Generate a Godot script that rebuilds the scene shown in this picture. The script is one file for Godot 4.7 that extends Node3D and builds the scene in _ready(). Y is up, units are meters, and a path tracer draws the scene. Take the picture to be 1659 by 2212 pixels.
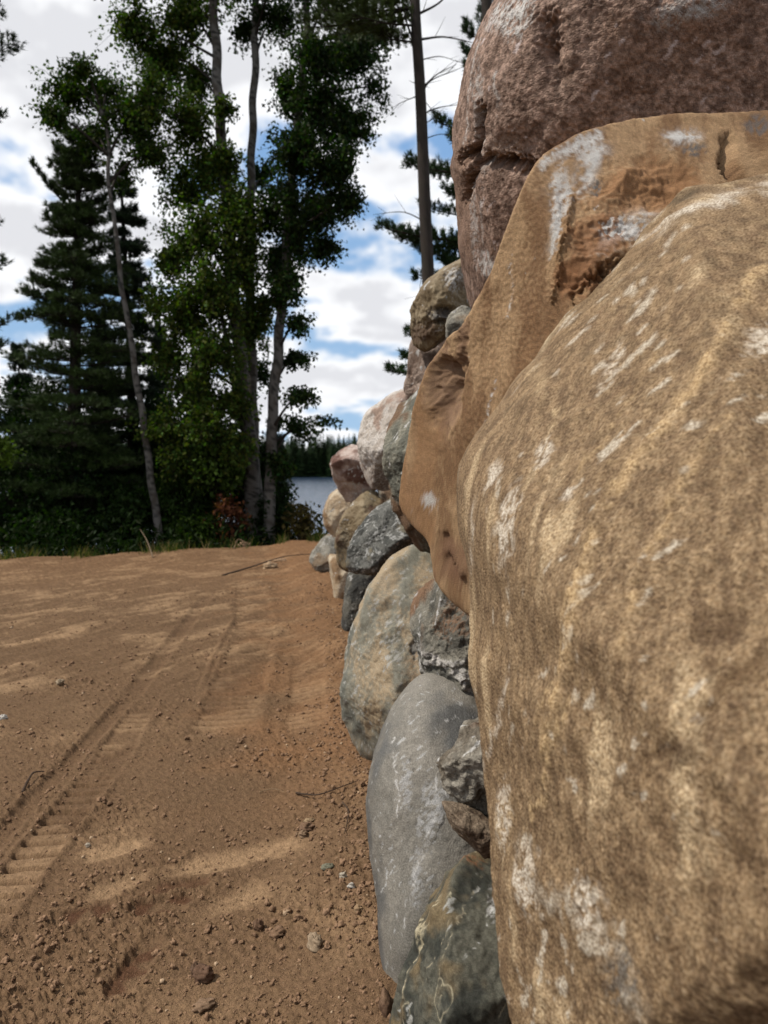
extends Node3D
# A dry-stacked boulder wall beside a graded dirt yard, trees and a lake behind.
# Sight helper: at(x, y, depth) gives the world point seen at a place of the 1659 x 2212 photograph, "depth" metres ahead.

const FOCAL := 1736.0
const EYE := Vector3(0, 1.5, 0)
const PITCH := -0.0564
const LAKE := -3.5

var cam: Camera3D
var view: Transform3D
var rng := RandomNumberGenerator.new()
var n_fbm := FastNoiseLite.new()      # 4 octaves
var n_one := FastNoiseLite.new()      # 1 octave
var n_rid := FastNoiseLite.new()      # ridged
var n_cel := FastNoiseLite.new()      # cell distance
var mats := {}


func _ready() -> void:
	rng.seed = 7
	set_noise()
	set_camera()
	set_sky()
	set_sun()
	make_materials()
	build_ground()
	build_terrain()
	build_lake()
	build_far_shore()
	build_bank()
	build_wall()
	build_trees()
	build_undergrowth()
	build_litter()


# ------------------------------------------------------------------ camera, light

func set_noise() -> void:
	for n in [n_fbm, n_one, n_rid, n_cel]:
		n.frequency = 1.0
		n.noise_type = FastNoiseLite.TYPE_SIMPLEX_SMOOTH
		n.fractal_type = FastNoiseLite.FRACTAL_NONE
	n_fbm.fractal_type = FastNoiseLite.FRACTAL_FBM
	n_fbm.fractal_octaves = 4
	n_rid.fractal_type = FastNoiseLite.FRACTAL_RIDGED
	n_rid.fractal_octaves = 3
	n_cel.noise_type = FastNoiseLite.TYPE_CELLULAR
	n_cel.cellular_return_type = FastNoiseLite.RETURN_DISTANCE
	n_one.seed = 11
	n_rid.seed = 5


func set_camera() -> void:
	cam = Camera3D.new()
	cam.name = "camera"
	add_child(cam)
	var lens := CameraAttributesPhysical.new()
	var fov := rad_to_deg(2.0 * atan(1106.0 / FOCAL))
	lens.frustum_focal_length = 12.0 / tan(deg_to_rad(fov / 2.0))
	lens.frustum_focus_distance = 2.1
	lens.frustum_near = 0.05
	lens.frustum_far = 4000.0
	lens.exposure_aperture = 3.5
	cam.attributes = lens
	cam.fov = fov
	cam.near = 0.05
	cam.far = 4000.0
	cam.position = EYE
	cam.rotation.x = PITCH
	cam.current = true
	view = Transform3D(Basis(Vector3.RIGHT, PITCH), EYE)


func at(x: float, y: float, depth: float) -> Vector3:
	return view * Vector3((x - 829.5) / FOCAL * depth, (1106.0 - y) / FOCAL * depth, -depth)


func on_ground(x: float, y: float) -> Vector3:
	var d := view.basis * Vector3((x - 829.5) / FOCAL, (1106.0 - y) / FOCAL, -1.0)
	return EYE + d * (-EYE.y / d.y)


func set_sky() -> void:
	var env := Environment.new()
	env.background_mode = Environment.BG_SKY
	env.tonemap_mode = Environment.TONE_MAPPER_LINEAR
	env.tonemap_exposure = 1.0
	env.sdfgi_enabled = true
	env.ssao_enabled = true
	env.ssil_enabled = true
	var w := 2048
	var h := 1024
	var im := Image.create(w, h, false, Image.FORMAT_RGBF)
	im.fill(Color(0.30, 0.30, 0.28))
	# where the broken cloud thins to blue and where it piles up: azimuth, elevation, radius (degrees), amount
	var bumps := [
		[-1.3, 11.4, 4.6, 0.55], [-5.0, 10.5, 5.0, 0.4], [0.5, 23.0, 6.0, 0.5], [-22.0, 26.0, 10.0, 0.5], [-24.5, 14.0, 4.5, 0.5], [-25.0, 33.0, 9.0, 0.5], [-10.0, 28.0, 4.0, 0.2],
		[-3.6, 15.2, 3.4, -0.6], [1.8, 19.2, 2.6, -0.5], [-3.0, 18.3, 3.0, -0.45], [-22.0, 19.6, 3.0, -0.6], [-26.5, 19.2, 2.8, -0.6], [-16.0, 19.0, 3.5, -0.6], [-11.0, 30.0, 3.0, -0.8], [-12.0, 23.5, 4.0, -0.1],
		[-4.0, 4.0, 7.0, 0.22], [1.0, 20.6, 1.6, 0.4], [-15.0, 10.0, 7.0, 0.3],
	]
	var dirs := []
	for b in bumps:
		var az := deg_to_rad(b[0])
		var el := deg_to_rad(b[1])
		dirs.append(Vector3(sin(az) * cos(el), sin(el), -cos(az) * cos(el)))
	for row in range(0, h / 2 + 6):
		var el := PI / 2 - (row + 0.5) / h * PI
		var sy := sin(el)
		var cy := cos(el)
		for col in w:
			var az := ((col + 0.5) / w - 0.5) * TAU
			var d := Vector3(sin(az) * cy, sy, -cos(az) * cy)
			var k := 1.0 / (maxf(sy, 0.0) + 0.16)
			var p := Vector3(d.x * k * 1.5, d.z * k * 1.5, 3.0 + sy * 2.0)
			var big := n_fbm.get_noise_3dv(p)
			var c := big * 1.15 + 0.34
			for i in (bumps.size() if absf(az) < 0.75 and sy < 0.75 else 0):
				var cosa: float = d.dot(dirs[i])
				if cosa > 0.94:
					var a: float = acos(minf(cosa, 1.0)) * 57.3 / bumps[i][2]
					if a < 2.2:
						c += bumps[i][3] * exp(-a * a)
			c += 0.34 * n_fbm.get_noise_3d(d.x * 11.0, d.y * 17.0, d.z * 11.0) + 0.12 * n_fbm.get_noise_3d(d.x * 60.0, d.y * 90.0, d.z * 60.0)
			var cover := smoothstep(-0.09, 0.30, c)
			var thick := smoothstep(0.25, 0.95, c + 0.35 * n_fbm.get_noise_3d(d.x * 7.0 + 9.0, d.y * 13.0, d.z * 7.0))
			var edge := smoothstep(0.0, 0.9, sy)
			var blue := Color(0.42, 0.62, 0.84).lerp(Color(0.12, 0.30, 0.66), sqrt(edge))
			var lit := 1.0 - 0.45 * thick * (0.5 + 0.9 * n_fbm.get_noise_3d(d.x * 5.0, d.y * 16.0 + 4.0, d.z * 5.0) + 0.3)
			lit = clampf(lit, 0.76, 1.0)
			var white := Color(1.04 * lit, 1.05 * lit, 1.07 * (lit * 0.92 + 0.08))
			im.set_pixel(col, row, blue.lerp(white, cover))
	var sm := PanoramaSkyMaterial.new()
	sm.panorama = ImageTexture.create_from_image(im)
	var sky := Sky.new()
	sky.sky_material = sm
	env.sky = sky
	var we := WorldEnvironment.new()
	we.name = "world"
	we.environment = env
	add_child(we)


func set_sun() -> void:
	var sun := DirectionalLight3D.new()
	sun.name = "sun"
	add_child(sun)
	sun.light_energy = 1.5
	sun.light_color = Color(1.0, 0.965, 0.91)
	sun.light_angular_distance = 0.5
	sun.shadow_enabled = true
	sun.look_at_from_position(Vector3.ZERO, -Vector3(-0.60, 0.80, 0.05))


# ------------------------------------------------------------------ helpers

func lin(r: float, g: float, b: float) -> Color:
	var c := Color(r / 255.0, g / 255.0, b / 255.0).srgb_to_linear()
	var l := c.get_luminance()
	return c.lerp(Color(l, l, l), 0.26)


func noise_tex(freq: float, oct: int, lo: float, hi: float, cell := false, seed_ := 1) -> NoiseTexture2D:
	var n := FastNoiseLite.new()
	n.seed = seed_
	n.frequency = freq
	n.noise_type = FastNoiseLite.TYPE_CELLULAR if cell else FastNoiseLite.TYPE_SIMPLEX_SMOOTH
	n.fractal_type = FastNoiseLite.FRACTAL_FBM
	n.fractal_octaves = oct
	n.fractal_gain = 0.6
	var t := NoiseTexture2D.new()
	t.width = 512
	t.height = 512
	t.seamless = true
	t.noise = n
	var g := Gradient.new()
	g.set_color(0, Color(lo, lo, lo))
	g.set_color(1, Color(hi, hi, hi))
	t.color_ramp = g
	return t


func solid(rough: float, albedo: Texture2D = null, bump: Texture2D = null, depth := 0.1, scale := 4.0) -> StandardMaterial3D:
	var m := StandardMaterial3D.new()
	m.vertex_color_use_as_albedo = true
	m.roughness = rough
	m.metallic_specular = 0.3
	m.albedo_texture = albedo
	if bump:
		m.heightmap_enabled = true
		m.heightmap_texture = bump
		m.heightmap_scale = depth
	if albedo or bump:
		m.uv1_triplanar = true
		m.uv1_scale = Vector3.ONE * scale
	return m


func make_materials() -> void:
	var grain := noise_tex(0.07, 4, 0.5, 1.0)
	var speck := noise_tex(0.16, 3, 0.5, 1.08, false, 3)
	var bump := noise_tex(0.05, 5, 0.0, 1.0, false, 5)
	var pits := noise_tex(0.09, 2, 0.0, 1.0, true, 9)
	var mottle := noise_tex(0.055, 4, 0.2, 1.0, false, 31)
	var g := Gradient.new()
	g.offsets = PackedFloat32Array([0.25, 0.42, 0.55, 0.72, 0.9])
	g.colors = PackedColorArray([Color(0.48, 0.43, 0.38), Color(0.70, 0.65, 0.58), Color(0.84, 0.80, 0.74), Color(0.95, 0.93, 0.89), Color(1, 1, 1)])
	mottle.color_ramp = g
	mats.mottled = solid(0.85, mottle, bump, 0.14, 6.0)
	mats.rock = solid(0.85, grain, bump, 0.35, 4.0)
	mats.rock_fine = solid(0.88, speck, speck, 0.45, 5.0)
	mats.granite = solid(0.85, speck, pits, 0.32, 3.5)
	mats.smooth = solid(0.62, grain, bump, 0.12, 5.0)
	mats.dirt = solid(0.95, speck, bump, 0.5, 3.0)
	mats.dirt.metallic_specular = 0.15
	mats.crumb = solid(0.95)
	mats.crumb.metallic_specular = 0.1
	mats.earth = solid(0.95, grain)
	mats.bark = solid(0.9, grain, bump, 0.6, 3.0)
	mats.stone = solid(0.8, grain, bump, 0.1, 8.0)
	var leaf := solid(0.55)
	leaf.metallic_specular = 0.18
	leaf.cull_mode = BaseMaterial3D.CULL_DISABLED
	leaf.backlight_enabled = true
	leaf.backlight = Color(0.75, 0.9, 0.25)
	mats.leaf = leaf
	var needle := solid(0.6)
	needle.cull_mode = BaseMaterial3D.CULL_DISABLED
	needle.backlight_enabled = true
	needle.backlight = Color(0.25, 0.3, 0.15)
	mats.needle = needle


func tag(o: Node, label := "", category := "", group := "", kind := "") -> void:
	if label:
		o.set_meta("label", label)
	if category:
		o.set_meta("category", category)
	if group:
		o.set_meta("group", group)
	if kind:
		o.set_meta("kind", kind)


func put(called: String, mesh: Mesh, mat: Material, parent: Node = self) -> MeshInstance3D:
	var o := MeshInstance3D.new()
	o.name = called
	o.mesh = mesh
	o.material_override = mat
	parent.add_child(o, true)
	return o


func base(called: String, where: Vector3) -> Node3D:
	var o := Node3D.new()
	o.name = called
	add_child(o, true)
	o.position = where
	return o


class Shape:
	var v := PackedVector3Array()
	var c := PackedColorArray()
	var i := PackedInt32Array()

	func mesh(smooth := true) -> ArrayMesh:
		var a := []
		a.resize(Mesh.ARRAY_MAX)
		a[Mesh.ARRAY_VERTEX] = v
		a[Mesh.ARRAY_COLOR] = c
		a[Mesh.ARRAY_INDEX] = i
		var st := SurfaceTool.new()
		var am := ArrayMesh.new()
		am.add_surface_from_arrays(Mesh.PRIMITIVE_TRIANGLES, a)
		st.create_from(am, 0)
		if not smooth:
			st.deindex()
			st.set_smooth_group(-1)
		st.generate_normals()
		return st.commit()

	func grid(at0: int, nu: int, nv: int, flip := false) -> void:
		for y in nv - 1:
			for x in nu - 1:
				var q := at0 + y * nu + x
				if flip:
					i.append_array([q, q + nu, q + 1, q + 1, q + nu, q + nu + 1])
				else:
					i.append_array([q, q + 1, q + nu, q + 1, q + nu + 1, q + nu])

	# tapered tube through points; tint is called with the point for the colour
	func tube(pts: PackedVector3Array, r0: float, r1: float, sides: int, tint: Callable) -> void:
		var n := pts.size()
		var at0 := v.size()
		var side := Vector3.RIGHT
		for k in n:
			var along := (pts[mini(k + 1, n - 1)] - pts[maxi(k - 1, 0)]).normalized()
			side = (side - along * side.dot(along)).normalized()
			if side.length() < 0.5:
				side = along.cross(Vector3(0.3, 0.2, 0.9)).normalized()
			var other := along.cross(side)
			var r := lerpf(r0, r1, float(k) / (n - 1))
			for s in sides + 1:
				var a := TAU * s / sides
				var p := pts[k] + (side * cos(a) + other * sin(a)) * r
				v.append(p)
				c.append(tint.call(p))
		grid(at0, sides + 1, n, true)

	func leaf(p: Vector3, along: Vector3, across: Vector3, length: float, width: float, col: Color) -> void:
		var q := v.size()
		var bend := along.cross(across) * (width * 0.25)
		v.append(p)
		v.append(p + along * (length * 0.45) + across * (width * 0.5) + bend)
		v.append(p + along * length)
		v.append(p + along * (length * 0.45) - across * (width * 0.5) + bend)
		for k in 4:
			c.append(col)
		i.append_array([q, q + 1, q + 2, q, q + 2, q + 3])

	func needle(p: Vector3, along: Vector3, across: Vector3, length: float, width: float, col: Color) -> void:
		var q := v.size()
		v.append(p - across * width * 0.5)
		v.append(p + across * width * 0.5)
		v.append(p + along * length)
		for k in 3:
			c.append(col)
		i.append_array([q, q + 1, q + 2])


func flat_mesh(s: Shape) -> ArrayMesh:
	var a := []
	a.resize(Mesh.ARRAY_MAX)
	var n := PackedVector3Array()
	n.resize(s.v.size())
	for t in range(0, s.i.size(), 3):
		var m := (s.v[s.i[t + 2]] - s.v[s.i[t]]).cross(s.v[s.i[t + 1]] - s.v[s.i[t]]).normalized()
		for k in 3:
			n[s.i[t + k]] = m
	a[Mesh.ARRAY_VERTEX] = s.v
	a[Mesh.ARRAY_NORMAL] = n
	a[Mesh.ARRAY_COLOR] = s.c
	a[Mesh.ARRAY_INDEX] = s.i
	var am := ArrayMesh.new()
	am.add_surface_from_arrays(Mesh.PRIMITIVE_TRIANGLES, a)
	return am


func curve(pts: Array, step: float) -> PackedVector3Array:
	var c := Curve3D.new()
	c.bake_interval = step
	for k in pts.size():
		var t: Vector3 = (pts[mini(k + 1, pts.size() - 1)] - pts[maxi(k - 1, 0)]) / 6.0
		c.add_point(pts[k], -t, t)
	return c.get_baked_points()


func vary(s: float) -> float:
	return rng.randf_range(-s, s)


func ball() -> Vector3:
	return Vector3(rng.randfn(), rng.randfn(), rng.randfn()).normalized()


# ------------------------------------------------------------------ ground

# [from, to, width, lug spacing, depth]
var tracks := [
	[Vector2(-1.32, -2.1), Vector2(-1.38, -3.85), 0.17, 0.094, 0.034, 0.6],
	[Vector2(-1.38, -3.85), Vector2(-1.52, -5.0), 0.17, 0.094, 0.014, 0.0],
	[Vector2(-1.53, -2.3), Vector2(-1.66, -5.2), 0.11, 0.0, 0.019, 0.0],
	[Vector2(-1.66, -5.2), Vector2(-2.05, -9.5), 0.14, 0.0, 0.014, 0.0],
	[Vector2(-1.25, -5.4), Vector2(-1.50, -8.0), 0.05, 0.0, -0.016, 0.0],
	[Vector2(-0.91, -4.4), Vector2(-1.12, -6.9), 0.36, 0.11, 0.024, 0.6],
	[Vector2(-1.12, -6.9), Vector2(-1.75, -10.5), 0.36, 0.12, 0.016, 0.2],
	[Vector2(-0.42, -4.3), Vector2(-0.62, -6.5), 0.24, 0.09, 0.009, 0.3],
]
# boot prints: centre, half length, half width, turn, wet
var prints := [
	[290.0, 2085.0, 0.15, 0.052, 0.1, 0.8], [175.0, 1972.0, 0.10, 0.06, 1.1, 0.9], [345.0, 1950.0, 0.11, 0.055, 1.2, 0.9], [370.0, 1912.0, 0.16, 0.045, 1.25, 0.6], [245.0, 1835.0, 0.14, 0.07, 1.0, -0.9], [520.0, 1845.0, 0.26, 0.10, 1.25, -0.8], [440.0, 1872.0, 0.2, 0.08, 1.3, -0.7],
	[250.0, 1910.0, 0.13, 0.08, 0.6, -0.7], [480.0, 1950.0, 0.2, 0.10, 0.9, -0.5],
]
var print_at := []


func crest(x: float) -> float:
	return -15.9 - 0.55 * (x + 1.4) * (1.0 if x < -1.4 else 0.1)


func ground_at(x: float, z: float) -> Array:
	var dist := -z
	var h := 0.035 * n_fbm.get_noise_2d(x * 0.45, z * 0.45 + 3.0)
	var dry := n_fbm.get_noise_2d(x * 0.9 + 7.0, z * 0.9) * 0.9
	# blade and bucket drag marks, slanting away to the right
	var along := x * 0.50 - z * 0.86
	var over := x * 0.86 + z * 0.50
	var drag := 0.6 * n_fbm.get_noise_2d(over * 3.2 + 0.5 * n_one.get_noise_2d(x * 1.1, z * 1.1), along * 0.5) + 0.5 * n_fbm.get_noise_2d(over * 9.0, along * 1.3 + 8.0)
	var far := smoothstep(4.2, 6.5, dist)
	h += drag * 0.026 * lerpf(0.25, 1.0, far)
	dry += (drag * 1.3 + 0.12) * far + 0.5 * far * n_fbm.get_noise_2d(x * 6.0, z * 6.0)
	var fine := n_rid.get_noise_2d(over * 9.0, along * 1.1)
	h += fine * 0.008 * far
	# clods
	var rough := 0.80 + 0.9 * n_one.get_noise_2d(x * 1.3, z * 1.3 + 20.0) + 0.5 * smoothstep(2.9, 2.2, dist) * smoothstep(-0.6, -1.2, x)
	rough = clampf(rough, 0.35, 1.5) * lerpf(1.0, 0.7, far)
	var calm := 0.0
	var wet := 0.0
	for t in tracks:
		var a: Vector2 = t[0]
		var ab: Vector2 = t[1] - a
		var q := Vector2(x, z) - a
		var s := q.dot(ab) / ab.length()
		var off: float = absf(q.cross(ab) / ab.length()) / (t[2] * 0.5)
		if s > -0.1 and s < ab.length() + 0.1 and off < 1.5:
			var edge_n := 0.10 * n_one.get_noise_2d(x * 7.0, z * 7.0)
			var inside := smoothstep(1.10, 0.86, off + edge_n)
			var ends := smoothstep(-0.1, 0.25, s) * smoothstep(ab.length() + 0.1, ab.length() - 0.25, s)
			var broken := 0.0
			var bar := 0.0
			if t[3] > 0.0:
				broken = smoothstep(-0.35, 0.1, n_one.get_noise_2d(x * 2.2 + 40.0, z * 2.2) + t[5])
				var phase := fposmod(s / t[3] + 0.10 * edge_n, 1.0)
				bar = smoothstep(0.12, 0.20, phase) * smoothstep(0.92, 0.80, phase)
				dry += 0.5 * bar * broken * inside * ends
			else:
				inside *= clampf(1.2 - off * off, 0.0, 1.0)
			var lip := exp(-pow((off + edge_n - 1.2) * 5.0, 2.0))
			h += t[4] * ends * (inside * (bar * broken * 0.95 - 0.9) + lip * 0.35)
			calm = maxf(calm, inside * ends * maxf(broken * bar * 0.95, 0.5))
			wet += inside * ends * 0.10
	for p in print_at:
		var q := Vector2(x - p[0], z - p[1])
		if q.length_squared() < 0.16:
			var l: float = q.dot(p[4]) / p[2]
			var w: float = q.cross(p[4]) / (p[3] * (1.0 - 0.16 * cos(l * 3.4)))
			var e := sqrt(l * l + w * w) + 0.15 * n_one.get_noise_2d(x * 16.0, z * 16.0)
			var inside := smoothstep(1.12, 0.78, e)
			if p[5] > 0.0:
				h += -0.011 * inside + 0.004 * exp(-pow((e - 1.2) * 6.0, 2.0))
				wet += inside * p[5] * smoothstep(-0.35, 0.2, n_one.get_noise_2d(x * 9.0, z * 9.0 + 5.0))
				calm = maxf(calm, inside * 0.9)
			else:
				var soft := smoothstep(1.25, 0.4, e)
				dry += -p[5] * soft * 1.1
				calm = maxf(calm, soft * 0.8)
				h -= 0.010 * soft
	rough *= 1.0 - calm
	if dist < 9.0:
		var c1 := n_cel.get_noise_2d(x * 27.0 + 3.0 * n_one.get_noise_2d(x * 9.0, z * 9.0), z * 27.0) + 1.0
		var c2 := n_cel.get_noise_2d(x * 62.0, z * 62.0) + 1.0
		var many := clampf(n_one.get_noise_2d(x * 13.0, z * 13.0) * 1.6 + 0.25, 0.0, 1.0)
		h += rough * (0.010 * many * maxf(0.0, 1.0 - c1 * c1 * 3.4) + 0.006 * maxf(0.0, 1.0 - c2 * c2 * 2.2) + 0.008 * n_fbm.get_noise_2d(x * 30.0, z * 30.0))
	else:
		h += rough * 0.026 * n_fbm.get_noise_2d(x * 13.0, z * 13.0)
	# far edge falls to the lake, with a low spoil ridge on it
	var e := dist + crest(x)
	h += 0.035 * exp(-pow((e + 0.5) / 0.8, 2.0)) * (0.7 + n_one.get_noise_2d(x * 0.8, 3.0)) - 0.05 * smoothstep(7.0, 13.0, dist)
	if e > 0.0:
		h -= e * e * 0.25 if e < 0.8 else 0.16 + (e - 0.8) * 0.4
	# a skirt of loose soil against the wall foot
	var wx := wall_x(dist)
	h += 0.07 * smoothstep(0.5, 0.0, wx - x)
	return [h, dry, wet, rough]


func wall_x(dist: float) -> float:
	var xs := [[0.0, 0.3], [1.2, 0.2], [2.2, 0.06], [4.0, -0.05], [7.0, -0.36], [12.0, -1.1], [20.0, -2.6]]
	for k in xs.size() - 1:
		if dist < xs[k + 1][0]:
			return lerpf(xs[k][1], xs[k + 1][1], clampf((dist - xs[k][0]) / (xs[k + 1][0] - xs[k][0]), 0.0, 1.0))
	return -2.6


func build_ground() -> void:
	for p in prints:
		var g := on_ground(p[0], p[1])
		print_at.append([g.x, g.z, p[2], p[3], Vector2(sin(p[4]), -cos(p[4])), p[5]])
	var xs := PackedFloat32Array()
	var x := -1.12
	var step := 0.0042
	while x > -17.0:
		step *= 1.055
		x -= step
		xs.append(x)
	xs.reverse()
	x = -1.12
	while x < 0.12:
		xs.append(x)
		x += 0.0042
	step = 0.0042
	while x < 4.0:
		xs.append(x)
		step *= 1.12
		x += step
	var zs := PackedFloat32Array()
	var z := 6.0
	while z > -1.7:
		zs.append(z)
		z -= maxf(0.02, (z + 1.7) * 0.12)
	while z > -20.0:
		zs.append(z)
		z -= 0.0031 * -z
	var s := Shape.new()
	var dirt := lin(129, 97, 63)
	var pale := lin(184, 144, 96)
	var red := lin(164, 112, 60)
	var dark := lin(100, 64, 40)
	for zz in zs:
		var widen := maxf(1.0, -zz / 2.0)
		for x0 in xs:
			var xx := maxf(x0 * widen, -17.0 + x0 * 0.1) if x0 < 0.0 else x0 * (1.0 + (widen - 1.0) * 0.3)
			var g := ground_at(xx, zz)
			s.v.append(Vector3(xx, g[0], zz))
			var c := dirt.lerp(pale, smoothstep(0.05, 1.0, g[1]) * 0.75)
			var near_wall := smoothstep(1.1, 0.1, wall_x(-zz) - xx + 0.5 * n_one.get_noise_2d(xx * 2.0, zz * 2.0)) * smoothstep(3.0, 4.2, -zz)
			c = c.lerp(red, 0.45 * near_wall)
			c = c.lerp(red, 0.2 * smoothstep(8.0, 13.0, -zz))
			c = c.lerp(dark, clampf(g[2], 0.0, 0.85))
			c = c * (1.0 + 0.22 * n_one.get_noise_2d(xx * 31.0, zz * 31.0) + 0.16 * n_one.get_noise_2d(xx * 90.0, zz * 90.0))
			c.a = 1.0
			s.c.append(c)
	s.grid(0, xs.size(), zs.size(), true)
	var o := put("ground", s.mesh(), mats.dirt)
	tag(o, "", "", "", "structure")


func build_terrain() -> void:
	# the land round the yard: bank, lake bed, far shore and hills
	var s := Shape.new()
	var xs := PackedFloat32Array()
	for k in range(-60, 61):
		xs.append(signf(k) * (pow(absf(k) / 60.0, 2.2) * 1500.0 + absf(k) * 0.8))
	var zs := PackedFloat32Array()
	for k in range(0, 30):
		zs.append(60.0 - k * 2.6)
	for k in range(1, 80):
		zs.append(-15.4 - k * 1.2 - pow(k / 79.0, 2.4) * 1700.0)
	var soil := lin(88, 70, 48)
	var moss := lin(52, 60, 30)
	var reed := lin(104, 128, 52)
	for z in zs:
		for x in xs:
			var h := -0.25
			var d := -z
			var shore := 30.0 + 6.0 * n_one.get_noise_2d(x * 0.03, 0.0)
			h = minf(h, -0.25 - (d + crest(clampf(x, -9.0, 6.0))) * 0.30)
			if d > shore:
				h = minf(h, LAKE - 0.4 - minf(3.0, (d - shore) * 0.1))
			h = maxf(h, -7.0)
			var b := 330.0 + 70.0 * sin(x * 0.006 + 0.8) + 20.0 * n_one.get_noise_2d(x * 0.01, 5.0)
			if d > b - 60.0:
				h = maxf(h, LAKE - 1.0 + (d - b + 8.0) * (0.12 if d < b + 16.0 else 0.02) + (n_fbm.get_noise_2d(x * 0.004, z * 0.004) * 2.0 if d > b + 60.0 else 0.0))
			if x > 2.0 and d < 30.0:
				h = maxf(h, lerpf(-0.3, 1.0, smoothstep(3.0, 8.0, x) * smoothstep(30.0, 12.0, d)))
			s.v.append(Vector3(x, h, z))
			var c := soil.lerp(moss, smoothstep(-0.3, 0.3, n_one.get_noise_2d(x * 0.2, z * 0.2)))
			if d > b - 20.0 and d < b + 30.0:
				c = reed
			elif d > b:
				c = moss
			s.c.append(c)
	s.grid(0, xs.size(), zs.size(), true)
	tag(put("terrain", s.mesh(), mats.earth), "", "", "", "structure")


func build_lake() -> void:
	var m := StandardMaterial3D.new()
	m.albedo_color = Color(0.20, 0.26, 0.34)
	m.roughness = 0.12
	m.metallic_specular = 0.5
	m.uv1_triplanar = true
	m.uv1_scale = Vector3(0.12, 0.12, 0.12)
	m.heightmap_enabled = true
	m.heightmap_texture = noise_tex(0.03, 4, 0.0, 1.0, false, 21)
	m.heightmap_scale = 3.0
	var p := PlaneMesh.new()
	p.size = Vector2(1600, 480)
	var o := put("lake", p, m)
	o.position = Vector3(0, LAKE, -265)
	tag(o, "", "", "", "structure")


func spruce_mesh(sd: int) -> ArrayMesh:
	# unit-high spruce of drooping needle sprays
	var r := RandomNumberGenerator.new()
	r.seed = sd
	var s := Shape.new()
	var col := Color(0.020, 0.040, 0.016)
	for k in 46:
		var t := 0.06 + 0.94 * k / 46.0
		var reach := (1.0 - t) * 0.17 + 0.012
		var n := 7
		for b in n:
			var a := TAU * (b + r.randf()) / n
			var out := Vector3(cos(a), 0, sin(a))
			var l := reach * r.randf_range(0.6, 1.2)
			var c := col * r.randf_range(0.6, 1.7)
			c.a = 1.0
			s.leaf(Vector3(0, t, 0), (out + Vector3(0, r.randf_range(-0.5, 0.1), 0)).normalized(), Vector3(-out.z, 0, out.x), l, l * 0.75, c)
	s.tube(PackedVector3Array([Vector3.ZERO, Vector3(0, 1, 0)]), 0.012, 0.001, 5, func(_p): return Color(0.03, 0.025, 0.02))
	return flat_mesh(s)


func build_far_shore() -> void:
	for k in 3:
		var mm := MultiMesh.new()
		mm.transform_format = MultiMesh.TRANSFORM_3D
		mm.use_colors = true
		mm.mesh = spruce_mesh(40 + k)
		mm.instance_count = 1100
		for j in 1100:
			var x := rng.randf_range(-330.0, 260.0)
			var b := 330.0 + 70.0 * sin(x * 0.006 + 0.8) + 20.0 * n_one.get_noise_2d(x * 0.01, 5.0)
			var back := rng.randf() * rng.randf() * 70.0 + 2.0
			var tall := rng.randf_range(11.0, 21.0) * (0.75 if back < 6.0 else 1.0) + 4.0 * n_one.get_noise_2d(x * 0.02, 9.0)
			var w := tall * rng.randf_range(1.0, 1.9)
			mm.set_instance_transform(j, Transform3D(Basis(Vector3.UP, rng.randf() * TAU) * Basis.from_scale(Vector3(w, tall, w)), Vector3(x, LAKE - 0.2 + back * 0.03, -b - back)))
			var g := rng.randf_range(0.7, 1.5)
			mm.set_instance_color(j, Color(g * rng.randf_range(0.9, 1.2), g, g * 0.95))
		var o := MultiMeshInstance3D.new()
		o.name = "far_forest"
		o.multimesh = mm
		o.material_override = mats.needle
		add_child(o, true)
		tag(o, "dark spruce forest along the far shore of the lake", "forest", "forest on the far shore", "stuff")


func build_bank() -> void:
	# packed earth that the wall holds back
	var s := Shape.new()
	var soil := lin(120, 84, 54)
	var stations := [[3.0, 2.9], [1.0, 2.7], [-1.2, 2.5], [-2.5, 2.4], [-3.5, 2.2], [-4.6, 1.85], [-6.0, 1.45], [-7.5, 1.0], [-9.0, 0.75], [-10.5, 0.5], [-12.0, 0.1], [-14.0, -0.6], [-18.0, -2.2]]
	var prof := [[0.26, -1.0], [0.32, 0.0], [0.38, 0.4], [0.50, 0.7], [0.75, 0.90], [1.2, 0.97], [2.0, 1.0], [4.0, 1.0], [12.0, 0.85], [40.0, 0.3]]
	for st in stations:
		for p in prof:
			var hh: float = st[1] * p[1] if p[1] >= 0.0 else -1.5
			if st[1] < 0.0:
				hh = st[1] - 0.5 + p[1] * 0.3
			var x: float = wall_x(-st[0]) + p[0]
			s.v.append(Vector3(x, hh + 0.05 * n_one.get_noise_2d(x * 3.0, st[0] * 3.0), st[0]))
			s.c.append(soil)
	s.grid(0, prof.size(), stations.size(), true)
	tag(put("earth_bank", s.mesh(), mats.earth), "", "", "", "structure")


# ------------------------------------------------------------------ boulders

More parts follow.
